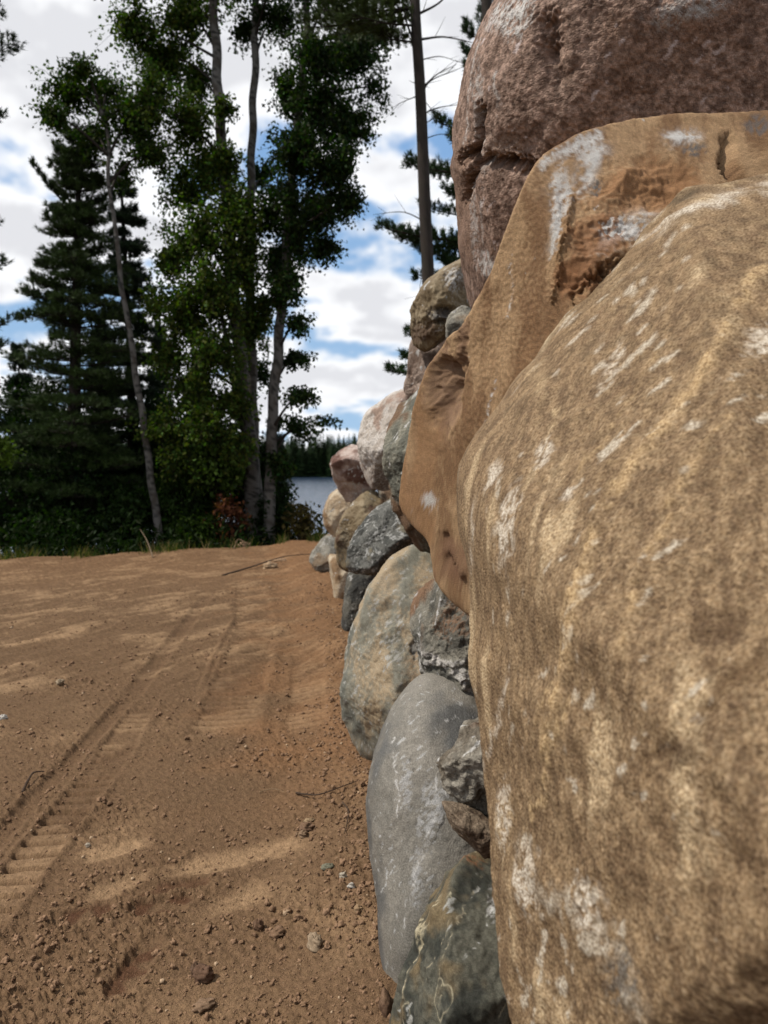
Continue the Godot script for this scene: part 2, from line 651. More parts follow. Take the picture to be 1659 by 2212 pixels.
func outline_table(pts: Array, centre: Vector2, depth: float, o: Vector3, u: Vector3, v: Vector3, w: Vector3, soften: int) -> PackedFloat32Array:
	var poly := PackedVector2Array()
	for p in pts:
		var d := at(p[0], p[1], 1.0) - EYE
		var t := (o - EYE).dot(w) / d.dot(w)
		var q := EYE + d * t - o
		poly.append(Vector2(q.dot(u), q.dot(v)))
	for it in soften:
		var out := PackedVector2Array()
		for k in poly.size():
			var a := poly[k]
			var b := poly[(k + 1) % poly.size()]
			out.append(a.lerp(b, 0.22))
			out.append(a.lerp(b, 0.78))
		poly = out
	var n := 360
	var table := PackedFloat32Array()
	for k in n + 1:
		var a := TAU * k / n
		var ray := Vector2(cos(a), sin(a))
		var best := 0.0
		for j in poly.size():
			var hit = Geometry2D.segment_intersects_segment(Vector2.ZERO, ray * 50.0, poly[j], poly[(j + 1) % poly.size()])
			if hit != null:
				best = maxf(best, hit.length())
		table.append(maxf(best, 0.02))
	return table


# called, label, centre in the photo, depth, outline in the photo, how far it reaches towards the eye and away, roundness of both, mesh fineness, look, extras
func boulder(called: String, label: String, centre: Vector2, depth: float, pts: Array, front: float, back: float, pf: float, pb: float, n: int, look: Dictionary, extra := {}) -> void:
	var o := at(centre.x, centre.y, depth)
	var w := (EYE - o).normalized()
	var u := Vector3.UP.cross(w).normalized()
	var v := w.cross(u)
	var table := outline_table(pts, centre, depth, o, u, v, w, extra.get("soften", 2))
	var fit: float = extra.get("fit", 1.0)
	var pull: float = extra.get("pull", 0.6)
	var sd: float = extra.get("seed", absf(centre.x * 0.37 + centre.y * 0.11))
	var shift := Vector3(sd, sd * 1.7, sd * 0.3)
	var planes: Array = extra.get("planes", []).duplicate()
	var edge: float = extra.get("edge", 0.05)
	var dice := RandomNumberGenerator.new()
	dice.seed = int(sd * 100.0)
	for k in int(extra.get("cuts", 0)):
		var cut := Vector3(dice.randf_range(-1.0, 0.7), dice.randf_range(-0.8, 0.9), dice.randf_range(0.35, 1.0)).normalized()
		var rim: float = table[int(fposmod(atan2(cut.y, cut.x), TAU) / TAU * 360.0)]
		var flat0 := Vector2(cut.x, cut.y).length()
		planes.append([cut, pow(pow(flat0 / rim, pf) + pow(cut.z / front, pf), -1.0 / pf) * dice.randf_range(0.80, 0.93)])
	# where the sight line through a place of the photo meets the bare stone, in the stone's own axes
	var reach := EYE.distance_to(o)
	var meet := func(x: float, y: float) -> Vector3:
		var d := (at(x, y, 1.0) - EYE).normalized()
		var ray := Vector3(d.dot(u), d.dot(v), d.dot(w))
		var eye := Vector3(0, 0, reach)
		var t := maxf(0.05, reach - front * 1.1)
		var p := eye + ray * t
		while t < reach * 1.1:
			p = eye + ray * t
			var flat := Vector2(p.x, p.y).length()
			var rr: float = table[int(fposmod(atan2(p.y, p.x), TAU) / TAU * 360.0)] * fit
			var pw := pf if p.z > 0.0 else pb
			var inside := pow(flat / rr, pw) + pow(absf(p.z) / (front if p.z > 0.0 else back), pw) < 1.0
			for pl in planes:
				inside = inside and p.dot(pl[0]) < pl[1]
			if inside:
				return p
			t += 0.006
		return eye + ray * (reach / -ray.z)
	var patches: Array = []
	for p in extra.get("patches", []):
		var q: Vector3 = meet.call(p[0], p[1])
		var k := (reach - q.z) / FOCAL
		patches.append([Vector2(q.x, q.y), p[2] * k, p[3] * k, p[4], p[5], p[6]])
	var cracks: Array = []
	for line in extra.get("cracks", []) + extra.get("streaks", []):
		var l := PackedVector2Array()
		for p in line[2]:
			var q: Vector3 = meet.call(p[0], p[1])
			l.append(Vector2(q.x, q.y))
		cracks.append([line[0], line[1], l, line[3] if line.size() > 3 else null])
	var d1: float = look.d1
	var d2: float = look.d2
	var d3: float = look.d3
	var f1: float = look.get("f1", 2.5)
	var f2: float = look.get("f2", 9.0)
	var f3: float = look.get("f3", 45.0)
	var st: Vector3 = look.get("st", Vector3.ONE)
	var wst: Vector3 = look.get("wst", Vector3(1, 0.6, 1))
	var s := Shape.new()
	var m := n + 1
	for face in 6:
		var at0 := s.v.size()
		for jy in m:
			for jx in m:
				var a := tan((2.0 * jx / n - 1.0) * PI / 4)
				var b := tan((2.0 * jy / n - 1.0) * PI / 4)
				var dir: Vector3
				match face:
					0: dir = Vector3(a, b, 1)
					1: dir = Vector3(-a, b, -1)
					2: dir = Vector3(1, b, -a)
					3: dir = Vector3(-1, b, a)
					4: dir = Vector3(a, 1, -b)
					5: dir = Vector3(a, -1, b)
				dir = dir.normalized()
				dir = Vector3(dir.x, dir.y, dir.z + pull).normalized()
				var flat := sqrt(dir.x * dir.x + dir.y * dir.y)
				var th := fposmod(atan2(dir.y, dir.x), TAU) / TAU * 360.0
				var k := int(th)
				var rr := lerpf(table[k], table[mini(k + 1, 360)], th - k) * fit
				var pw := pf if dir.z > 0.0 else pb
				var dd := front if dir.z > 0.0 else back
				var r := pow(pow(flat / rr, pw) + pow(absf(dir.z) / dd, pw), -1.0 / pw)
				for pl in planes:
					var c: float = dir.dot(pl[0])
					if c > 0.05:
						var hp: float = pl[1] / c
						if hp < r * 1.25:
							var e := clampf(0.5 + 0.5 * (r - hp) / (edge * r), 0.0, 1.0)
							r = lerpf(r, hp, e) - edge * r * e * (1.0 - e) * 0.5
				var p := dir * r
				var q := p + shift
				var wob := n_fbm.get_noise_3dv(q * f1)
				var mid := n_fbm.get_noise_3dv(q * f2)
				var rid := n_rid.get_noise_3dv(q * f1 * 1.6)
				var fine := n_one.get_noise_3dv(q * f3)
				var rough := 1.0
				var push: float = d1 * wob + d1 * 0.5 * rid * look.get("ridge", 0.5)
				var xy := Vector2(p.x, p.y)
				var patch_color := Color.BLACK
				var patch_w := 0.0
				var streak_w := 0.0
				var streak_color := Color.BLACK
				if dir.z > -0.15:
					for pt in patches:
						var e := Vector2((xy.x - pt[0].x) / pt[1], (xy.y - pt[0].y) / pt[2]).length()
						if e < 1.6:
							var whole := smoothstep(1.2, 0.5, e + 0.5 * mid)
							var ww := smoothstep(1.15, 0.55, e + 0.7 * mid + 0.3 * fine)
							if pt[4] == 0.0 or pt[3] != null and pt[3].get_luminance() > 0.33:
								ww *= smoothstep(-0.08, 0.10, n_fbm.get_noise_3d((q.x + q.y) * 26.0, (q.y - q.x) * 66.0, q.z * 50.0) + 0.28 * (0.9 - e))
							push += pt[4] * smoothstep(1.15, 0.55, e + 0.25 * mid)
							rough += pt[5] * whole
							if pt[3] != null and ww > patch_w:
								patch_w = ww
								patch_color = pt[3]
					for cr in cracks:
						var l: PackedVector2Array = cr[2]
						for j in l.size() - 1:
							var near := Geometry2D.get_closest_point_to_segment(xy, l[j], l[j + 1])
							var e: float = near.distance_to(xy + Vector2(mid, fine) * 0.015) / cr[0]
							if e < 2.5:
								push -= cr[1] * exp(-e * e)
								if cr[3] != null:
									streak_w = maxf(streak_w, exp(-e * e) * smoothstep(-0.45, 0.15, n_fbm.get_noise_3dv(q * 20.0)))
									streak_color = cr[3]
				push += d2 * mid * minf(rough, 2.4) + d3 * fine * minf(rough, 3.0)
				if rough > 1.3:
					push += minf(rough - 1.0, 4.0) * 0.013 * (n_rid.get_noise_3dv(q * Vector3(3.6, 5.5, 3.6)) - 0.1)
				p += dir * push
				s.v.append(o * 0.0 + u * p.x + v * p.y + w * p.z)
				# colour of the stone
				var t := smoothstep(-0.35, 0.35, n_fbm.get_noise_3dv(q * st * look.get("cf", 5.0)) + 0.25 * fine)
				var c: Color = look.a
				c = c.lerp(look.b, t)
				if look.has("c"):
					c = c.lerp(look.c, smoothstep(look.get("cth", 0.1), look.get("cth", 0.1) + 0.25, n_fbm.get_noise_3dv(q * st * look.get("ccf", 2.0) + Vector3(5, 5, 5)) + 0.15 * mid))
				if look.has("sp"):
					var g := n_one.get_noise_3dv(q * look.get("spf", 110.0))
					c = c * (1.0 + look.sp * g)
				if look.has("vein"):
					var vn := absf(n_fbm.get_noise_3dv(q * look.get("vst", Vector3.ONE) * look.get("vf", 3.0) + Vector3(3, 8, 1)))
					c = c.lerp(look.vein, smoothstep(look.get("vw", 0.03), 0.0, vn) * smoothstep(-0.1, 0.2, mid + 0.1) * 0.85)
				if look.has("wth"):
					var wf: float = look.get("wf", 7.0) * 3.0
					var ww := n_fbm.get_noise_3d((q.x + q.y) * wf * 0.42, (q.y - q.x) * wf * 1.25, q.z * wf) + 0.35 * n_fbm.get_noise_3dv(q * wst * wf * 0.22 + Vector3(1, 2, 9))
					c = c.lerp(look.get("white", Color(0.66, 0.65, 0.63)), smoothstep(look.wth + 0.10, look.wth + 0.20, ww + 0.10 * fine) * 0.9)
				if streak_w > 0.0:
					c = c.lerp(streak_color, streak_w)
				if patch_w > 0.0:
					c = c.lerp(patch_color, patch_w * (0.75 + 0.25 * fine))
				c.a = 1.0
				s.c.append(c)
		s.grid(at0, m, m)
	var obj := put(called, s.mesh(), mats[look.get("mat", "rock")])
	obj.position = o
	tag(obj, label, "boulder", "boulders stacked in the retaining wall")


func build_wall() -> void:
	var white := Color(0.74, 0.73, 0.71)
	var slate := lin(112, 112, 114)
	var tan_mottled := {"a": lin(130, 107, 79), "b": lin(160, 136, 103), "cf": 30.0, "c": lin(194, 173, 138), "cth": 0.24, "ccf": 5.0, "st": Vector3(1.8, 0.5, 1.0), "sp": 0.35, "spf": 130.0, "wth": 0.36, "wf": 5.0, "wst": Vector3(1.2, 0.6, 1.0), "white": Color(0.58, 0.56, 0.52), "d1": 0.014, "d2": 0.007, "d3": 0.0018, "f1": 2.4, "f2": 9.0, "ridge": 0.6, "mat": "mottled"}
	boulder("tan_boulder", "huge mottled tan boulder nearest the viewer, filling the right side", Vector2(1800, 1950), 1.05,
		[[1900, 330], [1660, 372], [1560, 392], [1478, 398], [1400, 480], [1300, 600], [1215, 690], [1110, 820], [1015, 950], [985, 1030], [985, 1120], [1012, 1230], [1016, 1330], [1005, 1420], [1030, 1560], [1048, 1740], [1052, 1880], [1070, 2040], [1092, 2212], [1130, 2400], [1300, 2560], [1700, 2640], [2200, 2450], [2500, 1900], [2450, 1100], [2250, 600]],
		0.56, 0.45, 1.12, 2.0, 145, tan_mottled, {"soften": 1, "fit": 0.995, "pull": 0.75, "seed": 41.0, "streaks": [[0.020, 0.002, [[1440, 545], [1550, 490], [1659, 445]], white], [0.011, -0.006, [[1650, 590], [1530, 780], [1400, 960], [1290, 1130], [1250, 1270], [1235, 1430], [1190, 1620]], lin(208, 180, 132)], [0.008, -0.003, [[1330, 1010], [1270, 1190], [1215, 1420], [1175, 1560]], lin(206, 178, 130)], [0.006, -0.002, [[1180, 830], [1190, 900], [1170, 980]], lin(206, 184, 144)], [0.012, -0.004, [[1478, 402], [1330, 560], [1215, 695], [1110, 825]], lin(204, 190, 160)], [0.007, 0.0, [[1020, 1080], [1025, 1180], [1020, 1260]], white], [0.005, 0.0, [[1090, 1480], [1070, 1570], [1045, 1640]], white], [0.010, 0.003, [[1640, 1450], [1500, 1560], [1400, 1650]], lin(118, 94, 64)], [0.006, -0.003, [[1560, 900], [1450, 1080], [1380, 1250], [1330, 1420]], lin(196, 168, 122)], [0.005, -0.002, [[1420, 760], [1330, 900], [1240, 1040]], lin(190, 164, 120)], [0.004, 0, [[1345, 730], [1310, 790], [1290, 830]], white], [0.004, 0, [[1090, 1440], [1078, 1500], [1062, 1560]], white], [0.006, -0.002, [[1250, 1500], [1200, 1640], [1150, 1760]], lin(196, 170, 124)], [0.012, 0.0, [[1120, 1830], [1160, 1930], [1260, 1975], [1330, 2060], [1390, 2180]], lin(176, 168, 156)]], "patches": [[1540, 510, 170, 26, white, 0.004, 1.0], [1470, 440, 60, 30, lin(92, 80, 62), -0.02, 3.0], [1640, 740, 40, 70, white, 0.0, 0.5], [1090, 1130, 50, 120, white, -0.004, 0.5], [1170, 980, 30, 60, white, 0, 0.4], [1230, 1070, 26, 30, white, 0, 0.4], [1330, 770, 22, 50, white, 0, 0.3], [1060, 1030, 26, 60, white, 0, 0.4], [1080, 1760, 36, 70, white, 0, 0.4], [1130, 1900, 44, 70, white, 0, 0.4], [1270, 1960, 40, 50, white, 0, 0.4], [1540, 1340, 60, 50, lin(98, 76, 52), -0.006, 0.5], [1480, 1620, 70, 40, lin(98, 76, 52), -0.005, 0.5], [1350, 2120, 60, 60, slate, 0, 0.3]]})
	var tan_smooth := {"a": lin(150, 108, 62), "b": lin(192, 150, 96), "cf": 8.0, "c": lin(172, 124, 70), "cth": 0.18, "ccf": 2.2, "st": Vector3(1.6, 0.5, 1.0), "sp": 0.26, "spf": 120.0, "wth": 0.60, "wf": 9.0, "wst": Vector3(1.5, 0.4, 1), "d1": 0.014, "d2": 0.005, "d3": 0.0011, "f1": 2.2, "f2": 7.0, "f3": 80.0, "mat": "rock_fine"}
	boulder("tan_boulder", "smooth tan sandstone slab with a rough scar and white chipped crown, behind the nearest boulder", Vector2(1230, 720), 1.95,
		[[1900, 250], [1660, 248], [1540, 252], [1440, 255], [1360, 270], [1290, 295], [1215, 335], [1170, 360], [1140, 410], [1105, 500], [1060, 615], [1015, 700], [955, 755], [925, 810], [900, 890], [882, 970], [870, 1050], [868, 1090], [895, 1125], [938, 1148], [948, 1215], [975, 1258], [1015, 1290], [1150, 1400], [1500, 1350], [1850, 1000], [1950, 600]],
		0.50, 0.7, 2.4, 2.0, 150, tan_smooth, {"soften": 1, "pull": 0.35, "edge": 0.03, "planes": [[Vector3(-0.62, 0.10, 0.78).normalized(), 0.270], [Vector3(0.12, 0.60, 0.79).normalized(), 0.352], [Vector3(0.45, -0.1, 0.88).normalized(), 0.33], [Vector3(-0.25, 0.75, 0.60).normalized(), 0.42]], "patches": [[1210, 400, 26, 70, white, 0.0, 0.2], [1270, 340, 26, 46, white, 0, 0.2], [1200, 480, 12, 60, white, 0, 0.2], [1340, 500, 60, 30, white, 0.0, 0.5], [1290, 400, 18, 22, slate, 0, 0.4], [1480, 295, 36, 16, white, 0, 0.6], [1500, 320, 22, 18, slate, 0, 0.3], [1640, 265, 30, 22, slate, 0.0, 0.2], [1300, 520, 60, 50, lin(164, 106, 50), -0.006, 1.6], [1400, 400, 130, 60, lin(180, 124, 64), -0.004, 1.6], [1250, 600, 60, 40, lin(166, 108, 54), -0.006, 1.6], [958, 850, 42, 110, lin(150, 112, 82), -0.03, 3.0], [1000, 740, 20, 70, lin(132, 94, 64), -0.01, 2.0], [980, 1220, 50, 70, lin(140, 98, 66), -0.01, 4.0], [925, 1080, 22, 22, white, 0, 0.3]],
		"streaks": [[0.020, 0, [[1290, 335], [1268, 392], [1214, 412]], white], [0.012, 0, [[1214, 400], [1204, 470], [1196, 540]], white], [0.022, 0, [[1300, 520], [1350, 500], [1390, 470]], white], [0.010, 0, [[1180, 356], [1220, 330], [1290, 296]], white], [0.014, 0, [[1450, 300], [1500, 290]], white], [0.003, 0, [[1106, 560], [1104, 620], [1098, 680]], white], [0.003, 0, [[1075, 830], [1060, 880], [1050, 930]], white], [0.006, -0.012, [[1230, 430], [1215, 520], [1195, 640]], lin(176, 132, 78)]], "cracks": [[0.012, 0.05, [[1575, 300], [1570, 350], [1600, 390]]], [0.008, 0.02, [[1240, 640], [1300, 590], [1340, 570]]]]})
	var red_granite := {"a": lin(128, 98, 80), "b": lin(180, 144, 122), "cf": 26.0, "c": lin(152, 116, 92), "cth": 0.15, "ccf": 1.6, "sp": 0.5, "spf": 95.0, "wth": 0.42, "wf": 6.0, "wst": Vector3(1.4, 0.5, 1), "white": Color(0.62, 0.52, 0.50), "d1": 0.03, "d2": 0.008, "d3": 0.0022, "f1": 1.6, "f2": 7.0, "f3": 60.0, "mat": "granite"}
	boulder("red_boulder", "great reddish granite boulder crowning the wall, cut off by the top of the picture", Vector2(1330, 180), 2.55,
		[[1500, -330], [1250, -220], [1120, -80], [1072, 5], [1040, 70], [1018, 140], [1002, 210], [996, 270], [985, 330], [990, 420], [990, 520], [1000, 590], [1010, 645], [1020, 676], [1060, 640], [1120, 620], [1300, 600], [1600, 560], [1950, 420], [2050, 100], [1850, -220]],
		0.55, 0.9, 2.3, 2.2, 140, red_granite, {"soften": 2, "fit": 0.985, "patches": [[1105, 30, 60, 40, white, 0, 0.5], [1040, 260, 14, 130, Color(0.5, 0.45, 0.42), 0, 0.3], [1480, 30, 90, 24, Color(0.52, 0.5, 0.48), 0, 0.6], [1060, 580, 36, 34, white, 0, 0.4], [1020, 480, 12, 90, Color(0.5, 0.45, 0.42), 0, 0.3], [1080, 320, 60, 34, lin(180, 150, 130), 0.0, 0.5]],
		"streaks": [[0.006, 0, [[1052, 60], [1030, 140], [1015, 220], [1008, 300]], Color(0.62, 0.58, 0.55)], [0.006, 0, [[1075, 160], [1078, 240]], Color(0.62, 0.58, 0.55)], [0.005, 0, [[1042, 440], [1040, 520], [1030, 580]], Color(0.62, 0.58, 0.55)]], "cracks": [[0.012, 0.06, [[1000, 345], [1026, 330], [1038, 290], [1050, 240]]], [0.016, 0.05, [[1036, 352], [1100, 350], [1160, 372], [1220, 400]]], [0.03, 0.03, [[1190, 60], [1192, 110], [1200, 160]]], [0.012, 0.04, [[1000, 440], [1010, 400], [1034, 355]]]]})
	var ochre := {"a": lin(142, 118, 78), "b": lin(168, 146, 104), "cf": 6.0, "c": lin(118, 84, 56), "cth": 0.1, "ccf": 2.4, "sp": 0.15, "wth": 0.36, "wf": 5.0, "d1": 0.03, "d2": 0.01, "d3": 0.002, "f1": 3.0, "mat": "smooth"}
	boulder("ochre_boulder", "rounded ochre boulder with grey chipped side, tucked left of the red boulder", Vector2(955, 668), 4.0,
		[[1010, 560], [975, 568], [945, 585], [912, 622], [892, 665], [886, 705], [893, 740], [915, 756], [940, 750], [968, 726], [1010, 710], [1040, 650], [1040, 590]], 0.30, 0.35, 2.0, 2.0, 64, ochre, {"cuts": 4, "patches": [[955, 680, 30, 20, slate, -0.03, 3.0], [980, 605, 20, 30, white, 0, 0.5], [915, 720, 40, 34, lin(112, 82, 58), -0.01, 0.5]], "planes": [[Vector3(-0.5, -0.62, 0.6).normalized(), 0.19]]})
	var pale_grey := {"a": lin(128, 124, 112), "b": lin(172, 166, 150), "cf": 7.0, "c": lin(150, 126, 96), "cth": 0.16, "ccf": 2.0, "sp": 0.2, "wth": 0.30, "wf": 6.0, "d1": 0.03, "d2": 0.012, "d3": 0.003, "f1": 3.0, "mat": "rock"}
	boulder("small_grey_boulder", "small grey boulder wedged beneath the ochre boulder and the red one", Vector2(992, 695), 3.7,
		[[1005, 655], [975, 672], [962, 705], [965, 740], [990, 760], [1030, 740], [1040, 690]], 0.16, 0.25, 2.2, 2.0, 36, pale_grey, {"cuts": 4})
	var pinkish := {"a": lin(146, 118, 100), "b": lin(176, 152, 134), "cf": 9.0, "c": lin(126, 92, 80), "cth": 0.1, "ccf": 2.6, "sp": 0.25, "wth": 0.26, "wf": 5.0, "d1": 0.04, "d2": 0.012, "d3": 0.003, "f1": 2.6, "mat": "granite"}
	boulder("pinkish_slab", "narrow pinkish slab standing below the ochre boulder, against the sky", Vector2(920, 830), 4.5,
		[[886, 722], [882, 790], [876, 850], [868, 930], [900, 980], [960, 960], [1000, 840], [990, 740], [930, 710]], 0.25, 0.4, 2.4, 2.2, 46, pinkish, {"cuts": 5})
	var grey_green := {"a": lin(112, 112, 98), "b": lin(150, 146, 126), "cf": 9.0, "c": lin(134, 100, 68), "cth": 0.12, "ccf": 2.0, "st": Vector3(1.4, 0.7, 1), "sp": 0.25, "wth": 0.30, "wf": 6.0, "d1": 0.04, "d2": 0.016, "d3": 0.003, "f1": 2.4, "mat": "rock"}
	boulder("grey_green_boulder", "upright grey green boulder squeezed between the pale round boulder and the smooth tan slab", Vector2(895, 1010), 3.7,
		[[885, 842], [858, 868], [842, 910], [834, 970], [836, 1040], [846, 1090], [872, 1140], [900, 1185], [938, 1198], [990, 1180], [1020, 1050], [1000, 900], [940, 840]], 0.30, 0.5, 2.1, 2.2, 64, grey_green, {"cuts": 6, "patches": [[905, 1150, 50, 44, lin(112, 80, 52), 0, 1.0]]})
	var pale := {"a": lin(196, 182, 168), "b": lin(224, 214, 204), "cf": 12.0, "c": lin(178, 148, 128), "cth": 0.12, "ccf": 2.4, "sp": 0.22, "spf": 70.0, "wth": 0.30, "wf": 6.0, "white": Color(0.68, 0.66, 0.63), "d1": 0.04, "d2": 0.014, "d3": 0.003, "f1": 2.2, "mat": "granite"}
	boulder("pale_boulder", "big pale pinkish white boulder at the wall top halfway along", Vector2(840, 955), 6.2,
		[[905, 835], [865, 842], [822, 866], [790, 898], [778, 940], [776, 990], [782, 1030], [800, 1052], [832, 1064], [880, 1060], [930, 1000], [940, 900]], 0.42, 0.6, 2.2, 2.2, 64, pale, {"cuts": 4, "edge": 0.1, "planes": [[Vector3(0.25, -0.75, 0.6).normalized(), 0.24]], "patches": [[825, 1035, 34, 40, lin(128, 96, 70), 0, 0.5]]})
	var pink := {"a": lin(192, 160, 144), "b": lin(218, 194, 180), "cf": 8.0, "c": lin(132, 92, 78), "cth": 0.1, "ccf": 2.0, "sp": 0.2, "wth": 0.3, "wf": 5.0, "d1": 0.05, "d2": 0.014, "d3": 0.003, "f1": 2.0, "mat": "rock"}
	boulder("pink_boulder", "wedge shaped pink boulder jutting left from the wall above the lake", Vector2(765, 1020), 7.6,
		[[800, 955], [772, 960], [738, 974], [712, 998], [718, 1024], [735, 1066], [752, 1092], [790, 1075], [830, 1040], [840, 980]], 0.35, 0.5, 2.0, 2.0, 50, pink, {"soften": 1, "planes": [[Vector3(-0.35, -0.55, 0.75).normalized(), 0.17]]})
	var cream := {"a": lin(196, 166, 124), "b": lin(222, 200, 164), "cf": 6.0, "c": lin(166, 128, 82), "cth": 0.15, "ccf": 2.0, "sp": 0.15, "wth": 0.32, "wf": 5.0, "d1": 0.03, "d2": 0.012, "d3": 0.002, "f1": 2.6, "mat": "rock"}
	boulder("cream_boulder", "rounded cream boulder under the pink wedge at the left edge of the wall", Vector2(735, 1110), 9.2,
		[[740, 1050], [716, 1064], [702, 1090], [696, 1122], [704, 1148], [730, 1166], [770, 1150], [780, 1080]], 0.32, 0.4, 2.2, 2.0, 44, cream, {"cuts": 4})
	boulder("ochre_boulder", "ochre boulder with a dark flank, left of the slate grey boulder", Vector2(778, 1135), 7.4,
		[[836, 1062], [800, 1058], [772, 1072], [748, 1105], [730, 1140], [724, 1185], [734, 1228], [770, 1236], [830, 1200], [850, 1110]], 0.34, 0.5, 2.2, 2.0, 56, ochre, {"cuts": 5, "patches": [[742, 1180, 22, 50, lin(98, 88, 72), 0, 0.6]]})
	var slate_grey := {"a": lin(86, 88, 84), "b": lin(122, 122, 116), "cf": 8.0, "c": lin(142, 132, 106), "cth": 0.24, "ccf": 3.0, "st": Vector3(1, 1.2, 1), "sp": 0.3, "wth": 0.20, "wf": 9.0, "wst": Vector3(1, 1, 1), "vein": Color(0.55, 0.55, 0.53), "vf": 4.0, "vw": 0.05, "white": Color(0.52, 0.52, 0.51), "d1": 0.04, "d2": 0.016, "d3": 0.003, "f1": 2.4, "mat": "rock"}
	boulder("slate_boulder", "slate grey boulder streaked with white, resting on the pale green one", Vector2(820, 1165), 5.7,
		[[885, 1062], [850, 1076], [806, 1106], [772, 1146], [752, 1186], [744, 1218], [758, 1238], [805, 1244], [850, 1220], [885, 1185], [930, 1160], [930, 1080]], 0.32, 0.5, 2.2, 2.0, 70, slate_grey, {"cuts": 6, "soften": 1})
	boulder("grey_cobble", "grey cobble at the far foot of the wall, last at the dirt edge", Vector2(700, 1202), 11.2,
		[[722, 1150], [698, 1160], [678, 1184], [669, 1208], [680, 1232], [705, 1250], [732, 1240], [740, 1180]], 0.35, 0.4, 2.1, 2.0, 40, pale_grey, {"cuts": 5, "soften": 1})
	boulder("cream_stone", "slim cream stone between the grey cobble and the dark wedge at the wall foot", Vector2(735, 1255), 9.0,
		[[706, 1196], [714, 1232], [720, 1270], [724, 1306], [745, 1318], [765, 1270], [762, 1215], [735, 1200]], 0.28, 0.4, 2.4, 2.2, 40, cream, {"soften": 1})
	boulder("dark_wedge_boulder", "dark grey wedge of rock at the wall foot beneath the slate boulder", Vector2(768, 1300), 7.2,
		[[752, 1236], [742, 1290], [738, 1340], [742, 1376], [758, 1392], [790, 1370], [815, 1290], [812, 1232], [780, 1225]], 0.25, 0.4, 2.4, 2.2, 48, {"a": lin(72, 72, 68), "b": lin(118, 114, 102), "cf": 5.0, "sp": 0.3, "wth": 0.34, "wf": 6.0, "d1": 0.03, "d2": 0.014, "d3": 0.003, "mat": "rock"}, {"soften": 1})
	var pale_green := {"a": lin(148, 145, 126), "b": lin(192, 166, 124), "cf": 3.5, "c": lin(122, 124, 112), "cth": 0.12, "ccf": 2.2, "st": Vector3(1.9, 0.55, 1), "sp": 0.16, "wth": 0.22, "wf": 8.0, "wst": Vector3(1.4, 0.45, 1), "white": Color(0.55, 0.54, 0.50), "d1": 0.04, "d2": 0.010, "d3": 0.0015, "f1": 1.8, "mat": "smooth"}
	boulder("pale_green_boulder", "large rounded boulder streaked pale green and cream standing on the dirt", Vector2(880, 1430), 4.0,
		[[905, 1182], [868, 1194], [828, 1220], [795, 1264], [772, 1320], [756, 1390], [745, 1465], [740, 1545], [752, 1596], [778, 1632], [800, 1690], [880, 1720], [1000, 1650], [1080, 1450], [1060, 1260], [980, 1190]], 0.42, 0.6, 2.2, 2.2, 96, pale_green, {"cuts": 7, "edge": 0.07, "fit": 0.99, "patches": [[920, 1480, 60, 110, lin(186, 152, 110), 0, 0.3], [900, 1400, 16, 20, slate, -0.02, 1.0]]})
	var grey_brown := {"a": lin(104, 102, 92), "b": lin(140, 134, 118), "cf": 7.0, "c": lin(142, 104, 70), "cth": 0.14, "ccf": 2.2, "sp": 0.28, "vein": Color(0.62, 0.6, 0.56), "vf": 2.2, "vw": 0.035, "wth": 0.36, "wf": 8.0, "d1": 0.05, "d2": 0.018, "d3": 0.003, "f1": 3.0, "mat": "rock"}
	boulder("veined_boulder", "grey brown boulder with a bold white quartz vein under the tan slab", Vector2(985, 1400), 2.7,
		[[905, 1250], [884, 1285], [886, 1340], [904, 1400], [916, 1440], [935, 1500], [962, 1545], [1000, 1590], [1060, 1600], [1120, 1500], [1120, 1300], [1050, 1240], [960, 1235]], 0.22, 0.5, 2.2, 2.2, 80, grey_brown, {"cuts": 6, "soften": 1, "streaks": [[0.009, -0.003, [[905, 1395], [950, 1428], [1000, 1470], [1020, 1500]], Color(0.7, 0.66, 0.62)], [0.004, 0, [[905, 1330], [908, 1400], [930, 1440], [970, 1500]], white]], "patches": [[975, 1340, 50, 50, lin(146, 106, 72), 0, 0.6], [960, 1432, 60, 10, Color(0.66, 0.63, 0.6), 0.004, 0.5], [1000, 1460, 40, 12, Color(0.66, 0.63, 0.6), 0.004, 0.5], [955, 1300, 10, 14, white, 0, 0.3]]})
	var grey_smooth := {"a": lin(140, 135, 124), "b": lin(160, 153, 140), "cf": 3.0, "c": lin(112, 112, 110), "cth": 0.12, "ccf": 1.6, "st": Vector3(1.3, 0.7, 1), "sp": 0.10, "wth": 0.33, "wf": 9.0, "wst": Vector3(1.5, 0.7, 1), "white": Color(0.55, 0.55, 0.54), "d1": 0.02, "d2": 0.004, "d3": 0.0006, "f1": 1.8, "mat": "smooth"}
